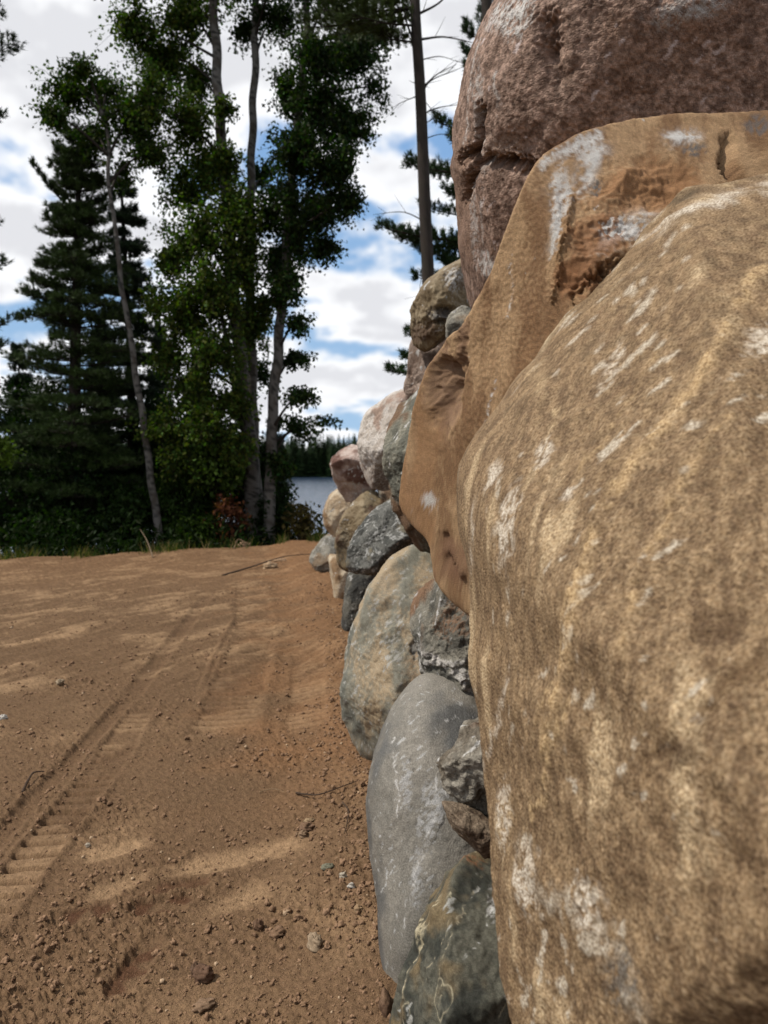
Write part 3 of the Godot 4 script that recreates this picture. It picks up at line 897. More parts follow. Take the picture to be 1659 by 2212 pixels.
	boulder("smooth_grey_boulder", "large smooth grey boulder flecked with white, foot in the dirt beside the shards", Vector2(960, 1790), 2.5,
		[[935, 1448], [890, 1472], [848, 1522], [820, 1590], [803, 1670], [797, 1750], [803, 1850], [812, 1950], [818, 2040], [832, 2125], [860, 2190], [960, 2230], [1080, 2150], [1150, 1900], [1130, 1620], [1040, 1470]], 0.26, 0.55, 2.1, 2.2, 110, grey_smooth, {"fit": 0.99, "patches": [[935, 1760, 30, 70, Color(0.5, 0.5, 0.5), 0, 0.4], [880, 1700, 12, 60, Color(0.5, 0.5, 0.5), 0, 0.2], [900, 1900, 16, 60, Color(0.5, 0.5, 0.5), 0, 0.3]], "streaks": [[0.004, 0, [[850, 1600], [856, 1680], [862, 1760]], white], [0.006, 0, [[945, 1690], [930, 1780], [905, 1860], [890, 1940]], white], [0.004, 0, [[905, 1880], [880, 1950], [868, 2010]], white], [0.005, 0, [[990, 1640], [960, 1720], [935, 1760]], white]], "cracks": [[0.004, 0.006, [[870, 1560], [885, 1640], [895, 1660]]]]})
	var shard := {"a": lin(120, 108, 90), "b": lin(164, 156, 140), "cf": 9.0, "c": lin(112, 84, 58), "cth": 0.1, "ccf": 4.0, "sp": 0.28, "wth": 0.28, "wf": 8.0, "d1": 0.03, "d2": 0.02, "d3": 0.003, "f1": 5.0, "mat": "rock"}
	boulder("angular_rock", "angular grey rock with broken edges poking out above the brown splinter", Vector2(1010, 1660), 1.85,
		[[1000, 1560], [985, 1610], [942, 1640], [955, 1690], [985, 1712], [1000, 1760], [1040, 1790], [1100, 1760], [1110, 1600], [1060, 1540]], 0.12, 0.3, 1.7, 1.8, 60, shard, {"soften": 0, "planes": [[Vector3(-0.6, 0.5, 0.62).normalized(), 0.07], [Vector3(-0.3, -0.6, 0.7).normalized(), 0.06]]})
	boulder("brown_splinter", "pointed brown splinter of rock jutting left over the dark veined boulder", Vector2(1020, 1800), 1.75,
		[[956, 1734], [968, 1770], [990, 1804], [1046, 1856], [1090, 1860], [1100, 1800], [1040, 1760], [985, 1738]], 0.07, 0.2, 1.5, 1.7, 44, {"a": lin(104, 80, 58), "b": lin(146, 124, 98), "cf": 9.0, "sp": 0.25, "d1": 0.015, "d2": 0.012, "d3": 0.002, "f1": 6.0, "mat": "rock"}, {"soften": 0})
	var dark_green := {"a": lin(66, 68, 60), "b": lin(104, 102, 86), "cf": 8.0, "c": lin(132, 112, 74), "cth": 0.20, "ccf": 4.0, "st": Vector3(1, 1.0, 1), "sp": 0.3, "spf": 140.0, "vein": lin(196, 184, 146), "vf": 2.6, "vw": 0.016, "vst": Vector3(1.8, 1.0, 1.0), "wth": 0.38, "wf": 6.0, "white": Color(0.45, 0.45, 0.42), "d1": 0.035, "d2": 0.014, "d3": 0.002, "f1": 2.4, "mat": "rock_fine"}
	boulder("dark_veined_boulder", "dark greenish boulder with fine cream veins at the bottom of the wall", Vector2(1040, 2120), 1.85,
		[[1060, 1838], [1010, 1850], [975, 1885], [932, 1945], [895, 2005], [872, 2070], [858, 2130], [845, 2190], [836, 2260], [850, 2380], [1000, 2480], [1200, 2400], [1250, 2100], [1180, 1880]], 0.22, 0.45, 2.0, 2.2, 100, dark_green, {"cuts": 7, "edge": 0.04, "soften": 1, "streaks": [[0.004, -0.002, [[955, 1935], [912, 2010], [890, 2080], [880, 2150]], lin(214, 198, 156)], [0.002, 0, [[1000, 1960], [960, 2040], [930, 2120]], lin(206, 190, 150)], [0.002, 0, [[1040, 1900], [990, 1990], [965, 2090], [958, 2160]], lin(206, 190, 150)], [0.002, 0, [[1060, 1990], [1010, 2080]], white]], "patches": [[1020, 1868, 22, 14, lin(170, 112, 66), 0, 0.2], [905, 2010, 10, 40, lin(206, 190, 146), 0, 0.3], [1060, 1960, 12, 40, white, 0, 0.3]]})
	boulder("brown_flagstone", "thin brown stone wedged upright in the dirt at the foot of the smooth grey boulder", Vector2(832, 2172), 2.12,
		[[826, 2128], [820, 2160], [822, 2200], [840, 2225], [850, 2190], [842, 2145]], 0.03, 0.10, 1.8, 2.0, 24, {"a": lin(112, 80, 54), "b": lin(146, 110, 76), "cf": 14.0, "sp": 0.2, "d1": 0.006, "d2": 0.004, "d3": 0.001, "f1": 9.0, "mat": "stone"}, {"soften": 1})
	var fill := {"a": lin(112, 108, 98), "b": lin(154, 146, 130), "cf": 7.0, "c": lin(150, 118, 86), "cth": 0.12, "ccf": 2.0, "sp": 0.25, "wth": 0.3, "wf": 6.0, "d1": 0.04, "d2": 0.014, "d3": 0.002, "f1": 2.6, "mat": "rock"}
	for f in [[1150, 1000, 2.9, 170], [1270, 1320, 3.0, 165], [1110, 1150, 3.6, 140], [1020, 950, 4.6, 110], [1060, 1250, 4.6, 108], [950, 1060, 5.1, 88], [990, 870, 5.4, 88], [890, 1150, 6.5, 72], [1190, 700, 3.8, 130], [1210, 860, 3.3, 145], [1110, 1480, 3.4, 140], [870, 1060, 7.4, 56]]:
		var ring := []
		for k in 9:
			var a := TAU * k / 9.0
			var r: float = f[3] * rng.randf_range(0.8, 1.05)
			ring.append([f[0] + cos(a) * r, f[1] - sin(a) * r])
		boulder("fieldstone", "plain grey fieldstone packed behind the face of the wall", Vector2(f[0], f[1]), f[2], ring, 0.26, 0.34, 2.2, 2.2, 28, fill, {"cuts": 4, "pull": 0.3})
		get_child(get_child_count() - 1).set_meta("group", "fieldstones packed inside the wall")


# ------------------------------------------------------------------ trees

func birch_tint(p: Vector3) -> Color:
	var y := p.y
	var band := n_one.get_noise_3d(p.x * 6.0, y * 14.0, p.z * 6.0)
	var scar := n_fbm.get_noise_3d(p.x * 3.0, y * 2.4, p.z * 3.0)
	var c := Color(0.20, 0.19, 0.175)
	c = c.lerp(Color(0.05, 0.05, 0.045), smoothstep(0.15, 0.45, band))
	c = c.lerp(Color(0.10, 0.085, 0.07), smoothstep(-0.05, 0.35, scar) * 0.9)
	return c


func bark_tint(p: Vector3) -> Color:
	var b := n_fbm.get_noise_3d(p.x * 12.0, p.y * 3.0, p.z * 12.0)
	return Color(0.055, 0.045, 0.038) * (1.0 + 0.6 * b)


func twig_tint(_p: Vector3) -> Color:
	return Color(0.05, 0.042, 0.035)


func stem(points: Array, depth: float) -> Array:
	var out := []
	for p in points:
		out.append(at(p[0], p[1], depth + (p[2] if p.size() > 2 else 0.0)))
	return out


func nearest_on(line: PackedVector3Array, y: float) -> Vector3:
	var best := line[0]
	for p in line:
		if absf(p.y - y) < absf(best.y - y):
			best = p
	return best


# clumps: [x, y, half width, half height, leaves, (depth shift)] in the photo; each hangs on a limb that leaves the trunk lower down
func leafy_tree(called: String, label: String, points: Array, depth: float, r0: float, r1: float, clumps: Array, tone: Color, size := 0.085, group := "trees at the edge of the yard", more_stems := []) -> void:
	var foot: Vector3 = at(points[0][0], points[0][1], depth)
	var root := base(called, foot)
	tag(root, label, "tree", group)
	var line := curve(stem(points, depth), 0.07)
	var local := PackedVector3Array()
	for k in line.size():
		var p := line[k]
		local.append(p - foot + Vector3(n_one.get_noise_2d(p.y * 0.8, depth), 0, n_one.get_noise_2d(p.y * 0.8, 50.0)) * 0.04)
	var t := Shape.new()
	t.tube(local, r0, r1, 11, birch_tint)
	put("trunk", t.mesh(), mats.bark, root)
	for ms in more_stems:
		var ln := curve(stem(ms[0], depth), 0.07)
		var lc := PackedVector3Array()
		for p in ln:
			lc.append(p - foot)
		var t2 := Shape.new()
		t2.tube(lc, ms[1], ms[2], 9, birch_tint)
		put("trunk", t2.mesh(), mats.bark, root)
	var br := Shape.new()
	var lv := Shape.new()
	for c in clumps:
		var mid: Vector3 = at(c[0], c[1], depth + (c[5] if c.size() > 5 else vary(0.9))) - foot
		var rx: float = c[2] / FOCAL * depth
		var ry: float = c[3] / FOCAL * depth
		var from := nearest_on(local, mid.y - absf(rx) * 0.8 - 0.3)
		var limb := curve([from, from.lerp(mid, 0.5) + Vector3(0, 0.15 * rx, 0), mid], 0.15)
		br.tube(limb, 0.035, 0.012, 5, twig_tint)
		var twigs := int(c[4] * 2.7 / 16.0)
		for k in twigs:
			var e := ball() * pow(rng.randf(), 0.4)
			var tip := mid + Vector3(e.x * rx, e.y * ry, e.z * rx * 0.9) * rng.randf_range(0.8, 1.38)
			if n_one.get_noise_3dv(tip * 1.1 + foot) < -0.28:
				continue
			var start := mid.lerp(tip, 0.15) - Vector3(0, 0.05, 0)
			start = start.lerp(tip, clampf(1.0 - 0.7 / maxf(0.1, start.distance_to(tip)), 0.0, 1.0))
			var droop := Vector3(0, -0.10, 0)
			br.tube(PackedVector3Array([start, start.lerp(tip, 0.5) + Vector3(0, 0.03, 0), tip + droop]), 0.006, 0.002, 3, twig_tint)
			var shade := tone * rng.randf_range(0.6, 1.9)
			for j in 16:
				var f := pow(rng.randf(), 0.7)
				var p := start.lerp(tip + droop * f, f) + ball() * 0.10 + Vector3(0, -0.03, 0)
				var along := (ball() + Vector3(0, -0.75, 0)).normalized()
				var across := along.cross(ball()).normalized()
				var col := shade * rng.randf_range(0.7, 1.35)
				col.r *= rng.randf_range(0.75, 1.5)
				col.a = 1.0
				var l := size * rng.randf_range(0.7, 1.25)
				lv.leaf(p, along, across, l, l * 0.72, col)
	var b := put("branches", br.mesh(), mats.bark, root)
	tag(b, "", "", "", "stuff")
	var f := put("crown", flat_mesh(lv), mats.leaf, root)
	tag(f, "", "", "", "stuff")


func needle_bough(br: Shape, lv: Shape, from: Vector3, to: Vector3, wide: float, tufts: int, tone: Color, sag := 0.0, nlen := 0.11) -> void:
	var mid := from.lerp(to, 0.55) + Vector3(0, -sag, 0)
	var line := curve([from, mid, to], 0.2)
	br.tube(line, 0.010 + 0.010 * from.distance_to(to), 0.005, 5, twig_tint)
	var along0 := (to - from).normalized()
	var side := along0.cross(Vector3.UP).normalized()
	for k in int(tufts * 1.9):
		var f := 0.18 + 0.82 * pow(rng.randf(), 0.75)
		var onb := line[int(f * (line.size() - 1))]
		var spread := wide * (1.15 - absf(f - 0.55)) * vary(1.0)
		var p := onb + side * spread + along0 * absf(spread) * 0.5 + Vector3(0, vary(0.07) + 0.06, 0)
		if rng.randf() < 0.3:
			br.tube(PackedVector3Array([onb, p]), 0.006, 0.003, 3, twig_tint)
		var head := (along0 * 0.5 + side * signf(spread) * 0.45 + Vector3(0, 0.45, 0)).normalized()
		var col := tone * rng.randf_range(0.55, 1.5)
		for j in 11:
			var dir := (head + ball() * 0.85).normalized()
			var c := col * rng.randf_range(0.8, 1.25)
			c.a = 1.0
			lv.needle(p + ball() * 0.02, dir, dir.cross(ball()).normalized(), nlen * rng.randf_range(0.7, 1.2), 0.015, c)


# boughs: [y on trunk, tip x, tip y, half width of the spray in metres, tufts, depth shift of tip]
func pine(called: String, label: String, points: Array, depth: float, r0: float, r1: float, boughs: Array, tone: Color, dead := [], group := "trees at the edge of the yard", nlen := 0.11) -> void:
	var foot: Vector3 = at(points[0][0], points[0][1], depth)
	var root := base(called, foot)
	tag(root, label, "tree", group)
	var line := curve(stem(points, depth), 0.12)
	var local := PackedVector3Array()
	for p in line:
		local.append(p - foot)
	var t := Shape.new()
	t.tube(local, r0, r1, 12, bark_tint)
	put("trunk", t.mesh(), mats.bark, root)
	var br := Shape.new()
	var lv := Shape.new()
	for b in boughs:
		var tip: Vector3 = at(b[1], b[2], depth + b[5]) - foot
		var from := nearest_on(local, (at(points[0][0], b[0], depth) - foot).y)
		needle_bough(br, lv, from, tip, b[3], b[4], tone, 0.04 * from.distance_to(tip), nlen)
	for d in dead:
		var pts := []
		for q in d[0]:
			pts.append(at(q[0], q[1], depth + (q[2] if q.size() > 2 else 0.0)) - foot)
		var ln := curve(pts, 0.08)
		br.tube(ln, d[1], d[1] * 0.25, 5, twig_tint)
		for j in 4:
			var k := 1 + rng.randi() % maxi(1, ln.size() - 2)
			var away := ((ln[ln.size() - 1] - ln[0]).normalized() + ball() * 0.9).normalized()
			br.tube(PackedVector3Array([ln[k], ln[k] + away * rng.randf_range(0.1, 0.4)]), d[1] * 0.35, 0.002, 3, twig_tint)
	var bo := put("branches", br.mesh(), mats.bark, root)
	tag(bo, "", "", "", "stuff")
	if lv.v.size():
		var f := put("crown", flat_mesh(lv), mats.needle, root)
		tag(f, "", "", "", "stuff")


# a whole conifer's boughs, drawn up from its outline: trunk x, top y, foot y, half width near top and foot in the photo
func whorls(x: float, top: float, foot: float, w0: float, w1: float, every: float, wide: float, tufts: float, lift := 0.0) -> Array:
	var out := []
	var y := top
	while y < foot:
		var t := (y - top) / (foot - top)
		for k in 6:
			var a := TAU * (k + rng.randf()) / 6.0
			var reach := lerpf(w0, w1, pow(t, 0.8)) * rng.randf_range(0.45, 1.2)
			var drop := vary(0.65) * every
			out.append([y + drop, x + cos(a) * reach, y + drop - lift * (1.0 - t) * reach + reach * rng.randf_range(-0.06, 0.2) + vary(8.0), wide * (0.5 + t), int(tufts * (0.5 + reach / w1)), sin(a) * reach / 100.0])
		y += every * rng.randf_range(0.8, 1.25)
	return out


func build_trees() -> void:
	var green := Color(0.028, 0.050, 0.012)
	var bright := Color(0.056, 0.088, 0.016)
	var deep := Color(0.017, 0.033, 0.010)
	leafy_tree("birch_tree", "slender leaning birch with a pale trunk, leafy only at its top left", [[345, 1215], [338, 1120], [315, 950], [290, 790], [268, 640], [240, 420], [232, 310], [215, 220]], 16.2, 0.085, 0.03,
		[[150, 190, 80, 55, 900], [230, 195, 75, 60, 900], [110, 240, 50, 45, 400], [290, 250, 85, 75, 1100], [330, 190, 60, 70, 700], [205, 290, 70, 45, 600], [330, 320, 60, 60, 700], [265, 360, 60, 40, 300], [180, 140, 60, 30, 250]], green)
	leafy_tree("birch_tree", "tall thick birch with two pale stems rising through the middle of the trees", [[552, 1230], [548, 1120], [542, 1000], [528, 860], [510, 680], [492, 480], [480, 290], [465, 100], [455, -120]], 17.0, 0.175, 0.08,
		[[285, 50, 75, 65, 1100], [360, 120, 85, 80, 1500], [400, 20, 90, 70, 1300], [320, 215, 75, 70, 1000], [400, 260, 75, 80, 1300], [430, 170, 50, 70, 700], [390, 400, 60, 80, 1100], [450, 360, 60, 70, 900], [430, 500, 85, 85, 1700, -1.0], [370, 540, 50, 70, 700, -0.6], [460, 620, 85, 90, 1900, -1.2], [400, 680, 70, 85, 1300, -0.8], [460, 760, 85, 80, 1700, -1.0], [530, 560, 70, 90, 1400, -0.6], [410, 830, 70, 70, 900, -0.6], [540, 700, 60, 80, 900], [500, 440, 60, 60, 800, -0.6], [480, -60, 120, 70, 1200], [300, -60, 90, 60, 700], [500, 860, 60, 60, 900, -0.5], [350, 920, 60, 60, 700, -0.8], [440, 900, 70, 60, 900, -0.9], [390, 990, 60, 55, 600, -0.8], [500, 960, 55, 55, 600, -0.7], [340, 640, 40, 60, 400, -0.4], [360, 760, 55, 70, 700, -0.6], [570, 640, 40, 60, 500, -0.4], [490, 345, 45, 60, 500, -0.6], [530, 480, 50, 70, 700, -0.8], [480, 230, 30, 40, 250, -0.5]], green.lerp(bright, 0.4), 0.085, "trees at the edge of the yard",
		[[[[548, 1060], [532, 950], [510, 860], [498, 780], [470, 640]], 0.07, 0.045]])
	leafy_tree("birch_tree", "straight grey birch just right of the thick pale one", [[562, 1230], [556, 1120], [548, 900], [538, 640], [543, 420], [545, 300], [550, 120], [556, -100]], 17.5, 0.125, 0.07,
		[[590, 40, 80, 60, 1000], [530, 60, 40, 40, 300], [590, 460, 60, 80, 1000], [570, 380, 45, 60, 500], [600, 560, 45, 70, 600], [600, -60, 90, 60, 800], [480, 940, 50, 60, 500], [560, 800, 45, 60, 500]], deep)
	leafy_tree("birch_tree", "dark birch on the right of the clump, its crown hanging over the lake", [[577, 1230], [580, 1120], [590, 900], [605, 700], [625, 480], [645, 250], [660, 60], [668, -120]], 16.6, 0.13, 0.06,
		[[690, 110, 80, 60, 1300], [760, 110, 85, 55, 1300], [815, 185, 45, 45, 450], [680, 220, 80, 80, 1500], [750, 250, 75, 75, 1400], [650, 320, 75, 80, 1500], [725, 360, 65, 75, 1300], [690, 450, 75, 70, 1400], [620, 420, 50, 70, 600, -0.6], [605, 600, 42, 60, 400, -0.5], [640, 500, 60, 80, 1000], [752, 430, 40, 50, 500], [700, 525, 55, 40, 500], [620, 610, 45, 50, 500], [640, 690, 36, 26, 200], [640, 765, 50, 22, 260], [650, 845, 50, 24, 280], [700, 900, 42, 16, 170], [640, 915, 60, 36, 450], [600, 990, 36, 60, 450], [800, 60, 70, 60, 800], [620, 200, 50, 80, 700], [730, -40, 120, 60, 1200]], deep)
	pine("pine_tree", "bushy white pine at the left, its needle plates layered against the cloud", [[158, 1230], [160, 1000], [164, 700], [168, 480], [172, 300]], 17.6, 0.19, 0.03,
		whorls(166, 300, 1150, 34, 175, 25.0, 0.40, 44.0, 0.35) + [[470, 66, 352, 0.16, 60, -0.3], [440, 100, 400, 0.2, 50, 0.2], [420, 130, 320, 0.2, 40, 0.3], [640, 60, 600, 0.4, 70, -0.5], [650, 40, 690, 0.4, 80, -0.5]], Color(0.031, 0.053, 0.014))
	pine("pine_tree", "sparser dark pine standing behind the leaning birch", [[292, 1230], [288, 1000], [280, 760], [272, 600], [262, 400]], 19.0, 0.16, 0.03,
		whorls(275, 420, 1120, 30, 95, 32.0, 0.34, 38.0, 0.1), Color(0.017, 0.034, 0.014))
	pine("pine_tree", "pine beyond the left edge of which only bough tips reach in", [[-190, 1250], [-185, 900], [-180, 500], [-175, 100], [-170, -300]], 15.5, 0.2, 0.08,
		[[160, 45, 90, 0.30, 90, 0.0], [120, 10, 20, 0.25, 50, 0.2], [300, 14, 245, 0.22, 60, 0.0], [520, 6, 480, 0.22, 40, 0.1], [620, 22, 565, 0.20, 50, -0.1], [740, 32, 690, 0.22, 60, 0.0], [790, 16, 745, 0.24, 60, 0.2], [240, -60, 170, 0.3, 60, 0.5], [420, -60, 380, 0.3, 60, 0.5], [560, -300, 560, 0.4, 60, 0.5], [300, -320, 300, 0.4, 60, 0.5], [860, -40, 830, 0.4, 60, 0.4], [950, -20, 930, 0.4, 60, 0.4]], Color(0.022, 0.044, 0.016))
	pine("pine_tree", "tall bare pine trunk with dead branches rising behind the wall", [[930, 1100], [928, 700], [918, 450], [908, 200], [896, 0], [888, -300]], 13.5, 0.12, 0.075,
		[[60, 760, 30, 0.5, 130, -0.6], [90, 800, 70, 0.4, 100, 0.4], [20, 690, 20, 0.45, 110, -0.2], [20, 650, 60, 0.4, 90, 0.3], [-40, 720, -30, 0.6, 120, 0.5], [-60, 1000, -60, 0.5, 100, 0.5], [30, 720, 75, 0.4, 90, 0.8], [10, 840, 20, 0.4, 90, 0.2]], Color(0.040, 0.062, 0.014),
		[[[[912, 85], [960, 80], [1020, 92]], 0.022], [[[905, 30], [950, 5], [990, -40]], 0.024], [[[908, 130], [950, 122], [990, 134]], 0.012], [[[912, 190], [945, 160], [985, 140]], 0.016], [[[912, 210], [930, 175], [1000, 145]], 0.014], [[[908, 205], [870, 220], [850, 232]], 0.012], [[[916, 245], [950, 232], [1000, 225]], 0.014], [[[914, 270], [945, 250], [960, 240]], 0.010], [[[918, 300], [950, 290], [985, 292]], 0.010], [[[915, 215], [935, 240], [950, 262]], 0.008], [[[905, 190], [895, 100], [876, 40], [870, -20]], 0.035], [[[916, 478], [870, 458], [805, 464]], 0.012], [[[910, 600], [900, 660], [884, 668]], 0.006], [[[912, 480], [906, 450], [905, 430]], 0.012]])
	pine("pine_tree", "pine mostly hidden by the red boulder, its boughs showing left of it", [[1075, 1000], [1070, 600], [1060, 300], [1045, -200]], 15.5, 0.16, 0.09,
		[[380, 868, 350, 0.26, 90, -0.3], [390, 930, 372, 0.34, 90, 0.5], [430, 955, 415, 0.34, 90, 0.2], [300, 935, 258, 0.22, 60, 0.3], [320, 960, 290, 0.22, 60, -0.2], [520, 806, 486, 0.26, 110, -0.3], [540, 850, 510, 0.34, 120, 0.2], [560, 900, 540, 0.34, 110, 0.5], [540, 960, 520, 0.36, 110, -0.2], [600, 890, 598, 0.26, 90, 0.2], [590, 960, 570, 0.34, 90, 0.3], [720, 870, 720, 0.26, 90, 0.1], [700, 900, 690, 0.24, 60, 0.4], [800, 826, 800, 0.24, 100, 0.0], [790, 860, 770, 0.28, 90, 0.3], [100, 1000, 60, 0.18, 60, 0.0], [150, 1000, 110, 0.22, 60, 0.2], [170, 1004, 150, 0.20, 60, 0.1], [20, 1050, -30, 0.2, 60, 0.1], [60, 1055, 20, 0.22, 50, 0.2], [500, 1300, 480, 0.4, 60, 0.4], [200, 1300, 160, 0.4, 60, 0.6], [470, 900, 440, 0.3, 60, 0.6]], Color(0.026, 0.052, 0.018))


func fir(label: String, x: float, top: float, depth: float, half: float, tone: Color) -> void:
	pine("fir_tree", label, [[x, 1240], [x + 2, 900], [x, top]], depth, 0.08, 0.012, whorls(x, top, 1180, 8, half, 24.0, 0.26, 34.0, 0.0), tone, [], "young firs under the tall trees", 0.09)


func bush(label: String, x: float, y: float, depth: float, rx: float, ry: float, leaves: int, tone: Color, size := 0.095) -> void:
	var foot := at(x, y + ry * 0.9, depth)
	var root := base("shrub", foot)
	tag(root, label, "shrub", "undergrowth below the trees")
	var br := Shape.new()
	var lv := Shape.new()
	var mx := rx / FOCAL * depth
	var my := ry / FOCAL * depth
	for k in leaves / 9:
		var e := ball() * pow(rng.randf(), 0.35)
		var tip := Vector3(e.x * mx, my * (0.95 + e.y * 0.95), e.z * mx)
		if n_one.get_noise_3dv(tip * 1.6 + foot) < -0.34:
			continue
		br.tube(curve([Vector3(e.x * 0.1, 0, e.z * 0.1), tip * Vector3(0.5, 0.6, 0.5), tip], 0.4), 0.012, 0.003, 3, twig_tint)
		var shade := tone * rng.randf_range(0.5, 1.5)
		for j in 22:
			var p := tip + ball() * 0.30 * rng.randf()
			var along := (ball() + Vector3(0, -0.4, 0)).normalized()
			var col := shade * rng.randf_range(0.7, 1.3)
			col.a = 1.0
			var l := size * rng.randf_range(0.7, 1.3)
			lv.leaf(p, along, along.cross(ball()).normalized(), l, l * 0.6, col)
	tag(put("stems", br.mesh(), mats.bark, root), "", "", "", "stuff")
	tag(put("foliage", flat_mesh(lv), mats.leaf, root), "", "", "", "stuff")


func build_undergrowth() -> void:
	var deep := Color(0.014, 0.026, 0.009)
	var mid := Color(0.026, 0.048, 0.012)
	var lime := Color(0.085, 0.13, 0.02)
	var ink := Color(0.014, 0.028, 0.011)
	fir("dark young fir at the left edge under the white pine", 40, 760, 19.5, 95, ink)
	fir("young fir right of the white pine's trunk", 215, 700, 20.0, 85, ink)
	fir("young fir hidden behind the leaning birch's lower trunk", 345, 720, 20.5, 90, ink)
	fir("young fir between the leaning birch and the thick birch", 430, 780, 19.5, 85, ink)
	fir("young fir behind the thick birch's foot", 520, 820, 20.5, 80, ink)
	fir("low fir right of the birches at the lake side", 592, 930, 19.0, 34, ink)
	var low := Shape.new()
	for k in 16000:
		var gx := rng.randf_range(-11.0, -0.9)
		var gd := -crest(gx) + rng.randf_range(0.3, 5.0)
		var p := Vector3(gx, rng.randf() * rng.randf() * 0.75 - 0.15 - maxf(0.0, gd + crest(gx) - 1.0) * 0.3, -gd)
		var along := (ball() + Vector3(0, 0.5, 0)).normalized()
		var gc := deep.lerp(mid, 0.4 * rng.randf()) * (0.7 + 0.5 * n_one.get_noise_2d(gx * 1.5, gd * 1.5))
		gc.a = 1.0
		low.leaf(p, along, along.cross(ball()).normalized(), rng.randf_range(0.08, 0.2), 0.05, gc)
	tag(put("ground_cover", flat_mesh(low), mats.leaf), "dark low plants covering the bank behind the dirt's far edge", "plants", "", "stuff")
	var weeds := Shape.new()
	for k in 5200:
		var gx := rng.randf_range(-9.0, -1.1)
		var many := n_fbm.get_noise_2d(gx * 1.6, 3.0) + 0.15
		if rng.randf() > clampf(many * 2.0, 0.06, 1.0):
			continue
		var e := rng.randfn() * 0.28 + 0.35 - 0.35 * many
		var gz := crest(gx) - e
		var gc := Color(0.20, 0.15, 0.07) if rng.randf() < 0.35 else Color(0.035, 0.06, 0.014)
		gc = gc * rng.randf_range(0.6, 1.4)
		gc.a = 1.0
		var up := (Vector3(vary(0.7), 1.0, vary(0.7))).normalized()
		weeds.needle(Vector3(gx, ground_at(gx, gz)[0] - 0.01, gz), up, up.cross(ball()).normalized(), rng.randf_range(0.05, 0.30), 0.014, gc)
	tag(put("weeds", flat_mesh(weeds), mats.leaf), "thin grass and dry weeds straggling along the dirt's far edge", "grass", "", "stuff")
	bush("dark shrub at the far left foot of the trees", 30, 1080, 17.5, 110, 110, 3600, deep)
	bush("deep green shrub around the white pine's trunk", 180, 1080, 17.2, 110, 110, 3600, deep)
	bush("dark leafy shrub left of the leaning birch's foot", 280, 1120, 16.8, 70, 75, 2200, deep.lerp(mid, 0.4))
	bush("mid green shrub between the leaning birch and the thick birch", 400, 1100, 17.0, 80, 90, 3000, mid)
	bush("tall dark shrub behind the leaning birch", 380, 960, 18.6, 100, 110, 3000, deep)
	bush("lighter green bush at the thick birch's left side", 470, 1010, 16.6, 70, 65, 1800, mid.lerp(lime, 0.3))
	bush("rust brown dying bush at the thick birch's foot", 492, 1115, 16.2, 36, 66, 300, Color(0.10, 0.038, 0.022))
	bush("dark bush right of the birches at the water's edge", 598, 1110, 17.0, 36, 62, 1300, deep)
	bush("thin olive and brown bush right of the birches beside the wall", 655, 1135, 16.4, 34, 44, 420, Color(0.07, 0.055, 0.022))
	bush("tall dark shrub between the thick birch and the lake", 545, 1040, 19.0, 70, 90, 2000, deep)
	bush("lime green sprig at the left edge of the picture", 8, 975, 15.8, 26, 26, 260, lime)
	bush("dark shrub mass behind the white pine", 90, 930, 19.5, 140, 110, 3600, deep)
	bush("low shrub in front of the white pine at the dirt's edge", 110, 1150, 16.0, 90, 46, 1500, deep.lerp(mid, 0.5))
	bush("yellow green shrub low between the two pale birch trunks", 440, 1150, 16.3, 50, 40, 900, mid.lerp(lime, 0.25))


# ------------------------------------------------------------------ litter on the dirt

func pebble_mesh(sd: float, n: int, squash: Vector3, tone: Color, lump: float) -> ArrayMesh:
	var s := Shape.new()
	for j in n + 1:
		for k in n + 1:
			var a := TAU * k / n
			var b := PI * j / n
			var d := Vector3(sin(b) * cos(a), cos(b), sin(b) * sin(a))
			var r := 1.0 + lump * n_one.get_noise_3dv(d * 1.3 + Vector3(sd, sd, 0)) + lump * 0.4 * n_one.get_noise_3dv(d * 3.0 + Vector3(sd, 0, sd))
			s.v.append(d * r * squash)
			var c := tone * (1.0 + 0.25 * n_one.get_noise_3dv(d * 4.0 + Vector3(sd, 0, 0)))
			c.a = 1.0
			s.c.append(c)
	s.grid(0, n + 1, n + 1)
	return s.mesh()


func stone(label: String, x: float, y: float, size: float, tone: Color, squash: Vector3, turn: float) -> void:
	var g := on_ground(x, y)
	var o := put("stone", pebble_mesh(x * 0.1 + y, 18, squash * size, tone, 0.45), mats.stone)
	var h: float = ground_at(g.x, g.z)[0]
	o.position = Vector3(g.x, h + size * squash.y * 0.45, g.z)
	o.rotation.y = turn
	tag(o, label, "stone", "loose stones on the dirt")


func stick(label: String, pts: Array, r: float, tone: Color, lift := 0.006, called := "twig") -> void:
	var world := []
	for p in pts:
		var g := on_ground(p[0], p[1])
		world.append(Vector3(g.x, ground_at(g.x, g.z)[0] + lift + (p[2] if p.size() > 2 else 0.0), g.z))
	var o: Vector3 = world[0]
	var local := []
	for p in world:
		local.append(p - o)
	var s := Shape.new()
	s.tube(curve(local, 0.01), r, r * 0.4, 6, func(p): return tone * (1.0 + 0.5 * n_one.get_noise_3dv(p * 60.0)))
	var m := put(called, s.mesh(), mats.stone)
	m.position = o
	tag(m, label, called, "twigs and roots on the dirt")


